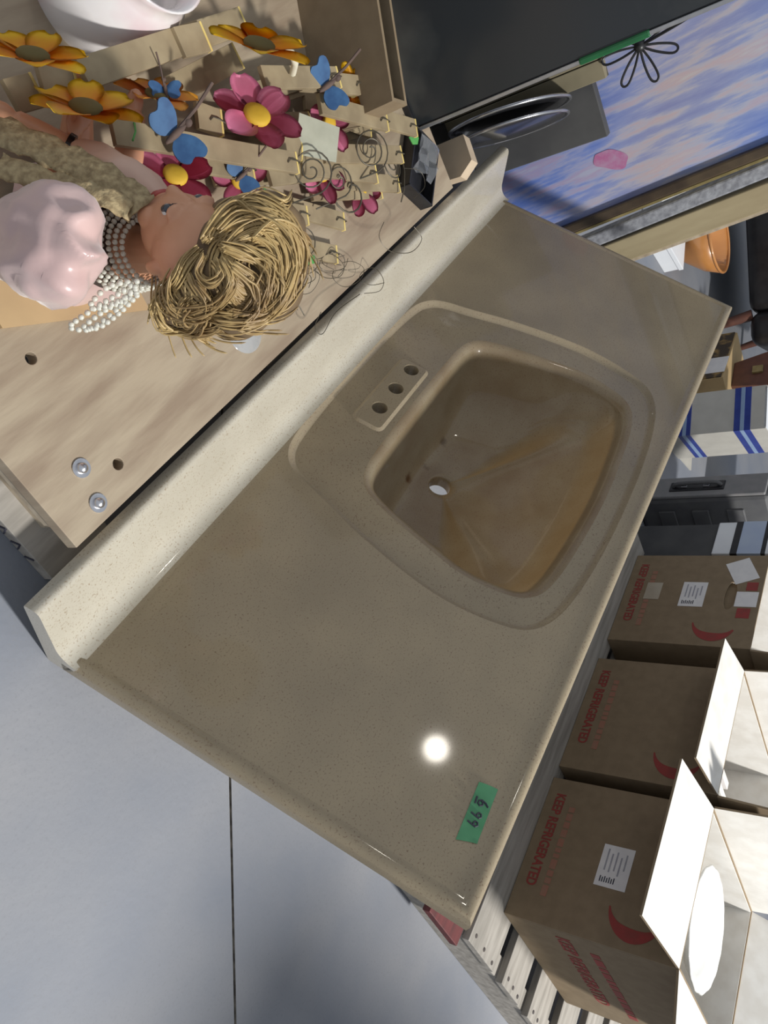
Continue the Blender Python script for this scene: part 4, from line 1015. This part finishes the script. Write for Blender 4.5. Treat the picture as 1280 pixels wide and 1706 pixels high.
# ================================================================== things beyond: grey case, striped box, basket, black chair
case = thing('tool_case', 'dark grey plastic case standing upright with its handle recess facing out', 'case', (-1.655, 1.10, 0))
cg = mat('case_grey', (0.10, 0.10, 0.105), 0.5, (0.13, 0.13, 0.13), 18, bump=0.1, bscale=120); cg2 = mat('case_edge', (0.24, 0.23, 0.23), 0.5, (0.2, 0.2, 0.2), 30)
box('case_shell', (-.055, .004, .0), (.055, .34, .385), cg, case, bevel=.014)
box('case_spine', (-.040, -.006, .02), (.052, .006, .375), cg2, case, bevel=.004)
box('handle_recess', (-.012, -.010, .10), (.030, -.004, .26), black, case, bevel=.003)
tube('handle', catmull([(.01, -.008, .11), (.012, -.022, .13), (.012, -.022, .23), (.01, -.008, .25)], False, 5), .006, cg, case)
for z in (.135, .20): box('latch', (-.004, -.016, z), (.020, -.009, z + .018), zinc, case, bevel=.002)
for z in (.06, .16, .26): box('shell_rib', (.053, .05, z), (.060, .30, z + .05), cg, case, bevel=.003)
dbx = tag(box('charcoal_crate', (-1.50, 1.12, 0), (-1.36, 1.33, .268), dk, bevel=.004), 'charcoal crate under the white and pale blue box', 'crate')
wb = thing('small_box', 'small white and pale blue box with dark stripes on the charcoal crate', 'box', (-1.43, 1.20, .2685))
wbm = mat('box_white', (0.82, 0.84, 0.86), 0.4, (0.78, 0.8, 0.83), 20); wbl = mat('box_pale_blue', (0.42, 0.50, 0.66), 0.35, (0.46, 0.54, 0.68), 20)
box('box_body', (-.065, -.09, 0), (.065, .09, .15), wbm, wb, bevel=.003)
for a, b, m in ((.048, .066, black), (.066, .125, wbl), (.125, .136, black)):
    box('wrap_stripe', (-.0655, -.0908, a), (.0655, .0905, b), m, wb)
# striped white box, one corner towards us
sb = thing('striped_box', 'white carton with a double blue stripe round it, standing askew', 'carton', (-1.93, 1.10, 0), .55)
sbm = mat('box_offwhite', (0.50, 0.48, 0.43), 0.6, (0.45, 0.43, 0.385), 20); bl = mat('stripe_blue', (0.012, 0.03, 0.22), 0.4, (0.02, 0.045, 0.27), 30); bl2 = mat('stripe_light_blue', (0.22, 0.32, 0.50), 0.4, (0.26, 0.36, 0.52), 30)
for a in (((-.15, 0), (-.145, .20)), ((-.005, 0), (0, .20)), ((-.145, 0), (-.005, .005)), ((-.145, .195), (-.005, .20))): box('carton_wall', (a[0][0], a[0][1], 0), (a[1][0], a[1][1], .33), sbm, sb)
box('carton_base', (-.145, .005, 0), (-.005, .335, .005), sbm, sb)
for z0_, z1_ in ((.235, .285), (.06, .10)):
    for m, a, b, e_ in ((bl, z0_, z1_, .0006), (bl2, (z0_ + z1_) / 2 - .006, (z0_ + z1_) / 2 + .006, .0011)):
        bm = bmesh.new(); add_box(bm, (-.15 - e_, -e_, a), (e_, 0, b)); add_box(bm, (0, -e_ * .5, a), (e_, .20, b)); bm_obj('blue_stripe', bm, m, sb)
box('top_flap', (-.145, .0, .325), (-.005, .13, .330), wbm, sb)
# box with printed dark side, paper label, basket on top
tbx = thing('shallow_box', 'shallow tan box with a dark printed side and a white label', 'box', (-2.40, 1.08, 0), .02)
box('box_body', (-.15, .004, 0), (.15, .30, .15), mat('tan_box', (0.48, 0.34, 0.17), 0.7, (0.42, 0.30, 0.15), 15), tbx, bevel=.002)
box('printed_side', (-.148, .0, .006), (.148, .004, .143), mat('dark_print', (0.05, 0.035, 0.02), 0.5, (0.30, 0.19, 0.06), 22, 3, lo=.5, hi=.62), tbx)
box('paper_label', (.02, -.001, .06), (.12, .0, .15), paper, tbx)
bsk = thing('basket', 'small brown basket with a hoop handle on the shallow tan box', 'basket', (-2.38, 1.19, .1505), .3)
brn = mat('brown_leather', (0.14, 0.055, 0.035), 0.5, (0.10, 0.04, 0.028), 30)
bm = bmesh.new(); P = []
for z, a, b in ((0, .055, .04), (.15, .085, .055), (.15, .080, .050), (.006, .050, .036)):
    P.append([bm.verts.new((x, y, z)) for x, y in ((-a, -b), (a, -b), (a, b), (-a, b))])
for A, B in zip(P, P[1:]):
    for k in range(4): bm.faces.new((A[k], A[(k + 1) % 4], B[(k + 1) % 4], B[k]))
bm.faces.new(P[0][::-1]); bm.faces.new(P[-1]); bm_obj('basket_body', bm, brn, bsk, bevel=.003)
tube('hoop_handle', catmull([(-.082, 0, .14), (-.075, 0, .20), (0, 0, .235), (.075, 0, .20), (.082, 0, .14)], False, 6), .004, brn, bsk)
box('basket_tag', (-.012, -.058, .07), (.018, -.049, .105), gold, bsk, bevel=.001)
# tall cream carton behind
tl = thing('cream_carton', 'open cream carton behind the striped box', 'carton', (-2.05, 1.62, 0), .5)
for a in (((-.20, 0), (-.195, .34)), ((.195, 0), (.20, .34)), ((-.195, 0), (.195, .005)), ((-.195, .335), (.195, .34))): box('carton_wall', (a[0][0], a[0][1], 0), (a[1][0], a[1][1], .36), kraftin, tl)
box('carton_base', (-.195, .005, 0), (.195, .335, .005), kraftin, tl)
# black armchair
ch = thing('armchair', 'black upholstered armchair far behind the painting and boxes', 'armchair', (-3.12, 1.04, 0), .9)
lth = mat('black_leather', (0.012, 0.011, 0.012), 0.4, (0.022, 0.02, 0.02), 25, bump=0.2, bscale=60)
def cush(n, lo, hi, b): 
    o = box(n, lo, hi, lth, ch); m = o.modifiers.new('b', 'BEVEL'); m.width = b; m.segments = 4; o.data.polygons.foreach_set('use_smooth', [True] * len(o.data.polygons)); return o
cush('seat', (-.30, -.30, .16), (.30, .28, .40), .05); cush('backrest', (-.34, .22, .16), (.34, .42, .85), .06)
for s in (-1, 1): cush('armrest', (s * .36 - .07, -.30, .16), (s * .36 + .07, .34, .58), .05)
for sx in (-1, 1):
    for sy in (-1, 1): tube('leg', [(sx * .30, sy * .26, .17), (sx * .33, sy * .28, 0)], [.022, .014], brn, ch)
# white box and orange bowl on the bright floor
a_ = hz(1092, 436, 0)
wx = thing('white_box', 'flat white box on the sunlit floor beyond the pale board', 'box', (a_.x - .14, a_.y - .12, 0), .55)
box('box_body', (-.17, -.12, 0), (.17, .12, .05), wbm, wx, bevel=.002); box('box_lid', (-.173, -.123, .05), (.173, .123, .066), wbm, wx, bevel=.002)
ob = hz(1133, 418, .10); orb = thing('orange_bowl', 'orange glazed bowl standing behind the white box', 'bowl', (ob.x - .30, ob.y + .10, 0))
om = mat('orange_glaze', (0.55, 0.24, 0.07), 0.3, (0.48, 0.2, 0.06), 12, coat=0.4)
bm = bmesh.new(); add_lathe(bm, [(.0001, 0), (.05, 0), (.055, .01), (.11, .09), (.13, .15), (.124, .15), (.10, .09), (.04, .016), (.0001, .014)], 36); bm_obj('bowl_body', bm, om, orb, smooth=True)
bm = bmesh.new(); add_tube(bm, [(.127 * math.cos(a * math.pi / 18), .127 * math.sin(a * math.pi / 18), .15) for a in range(36)], .005, 8, True); bm_obj('bowl_rim', bm, om, orb, smooth=True)
# ================================================================== unseen tall cabinet, added right of the pallet to cast the floor shadow
cab = thing('shade_cabinet', 'unseen tall grey metal cabinet, added right of the pallet to shade the floor', 'cabinet', (.65, 1.76, 0))
steel = mat('grey_enamel', (0.30, 0.31, 0.32), 0.45, (0.27, 0.28, 0.29), 12)
box('cabinet_body', (-.22, -.20, .04), (.22, .22, 1.7), steel, cab, bevel=.006); box('plinth', (-.21, -.18, 0), (.21, .21, .04), black, cab)
for s in (-1, 1):
    d_ = box('door', (min(0.003 * s, .215 * s), -.212, .05), (max(.003 * s, .215 * s), -.20, 1.69), steel, cab, bevel=.003)
    tube('handle', [(s * .02, -.214, .86), (s * .02, -.232, .87), (s * .02, -.232, .96), (s * .02, -.214, .97)], .005, zinc, d_)
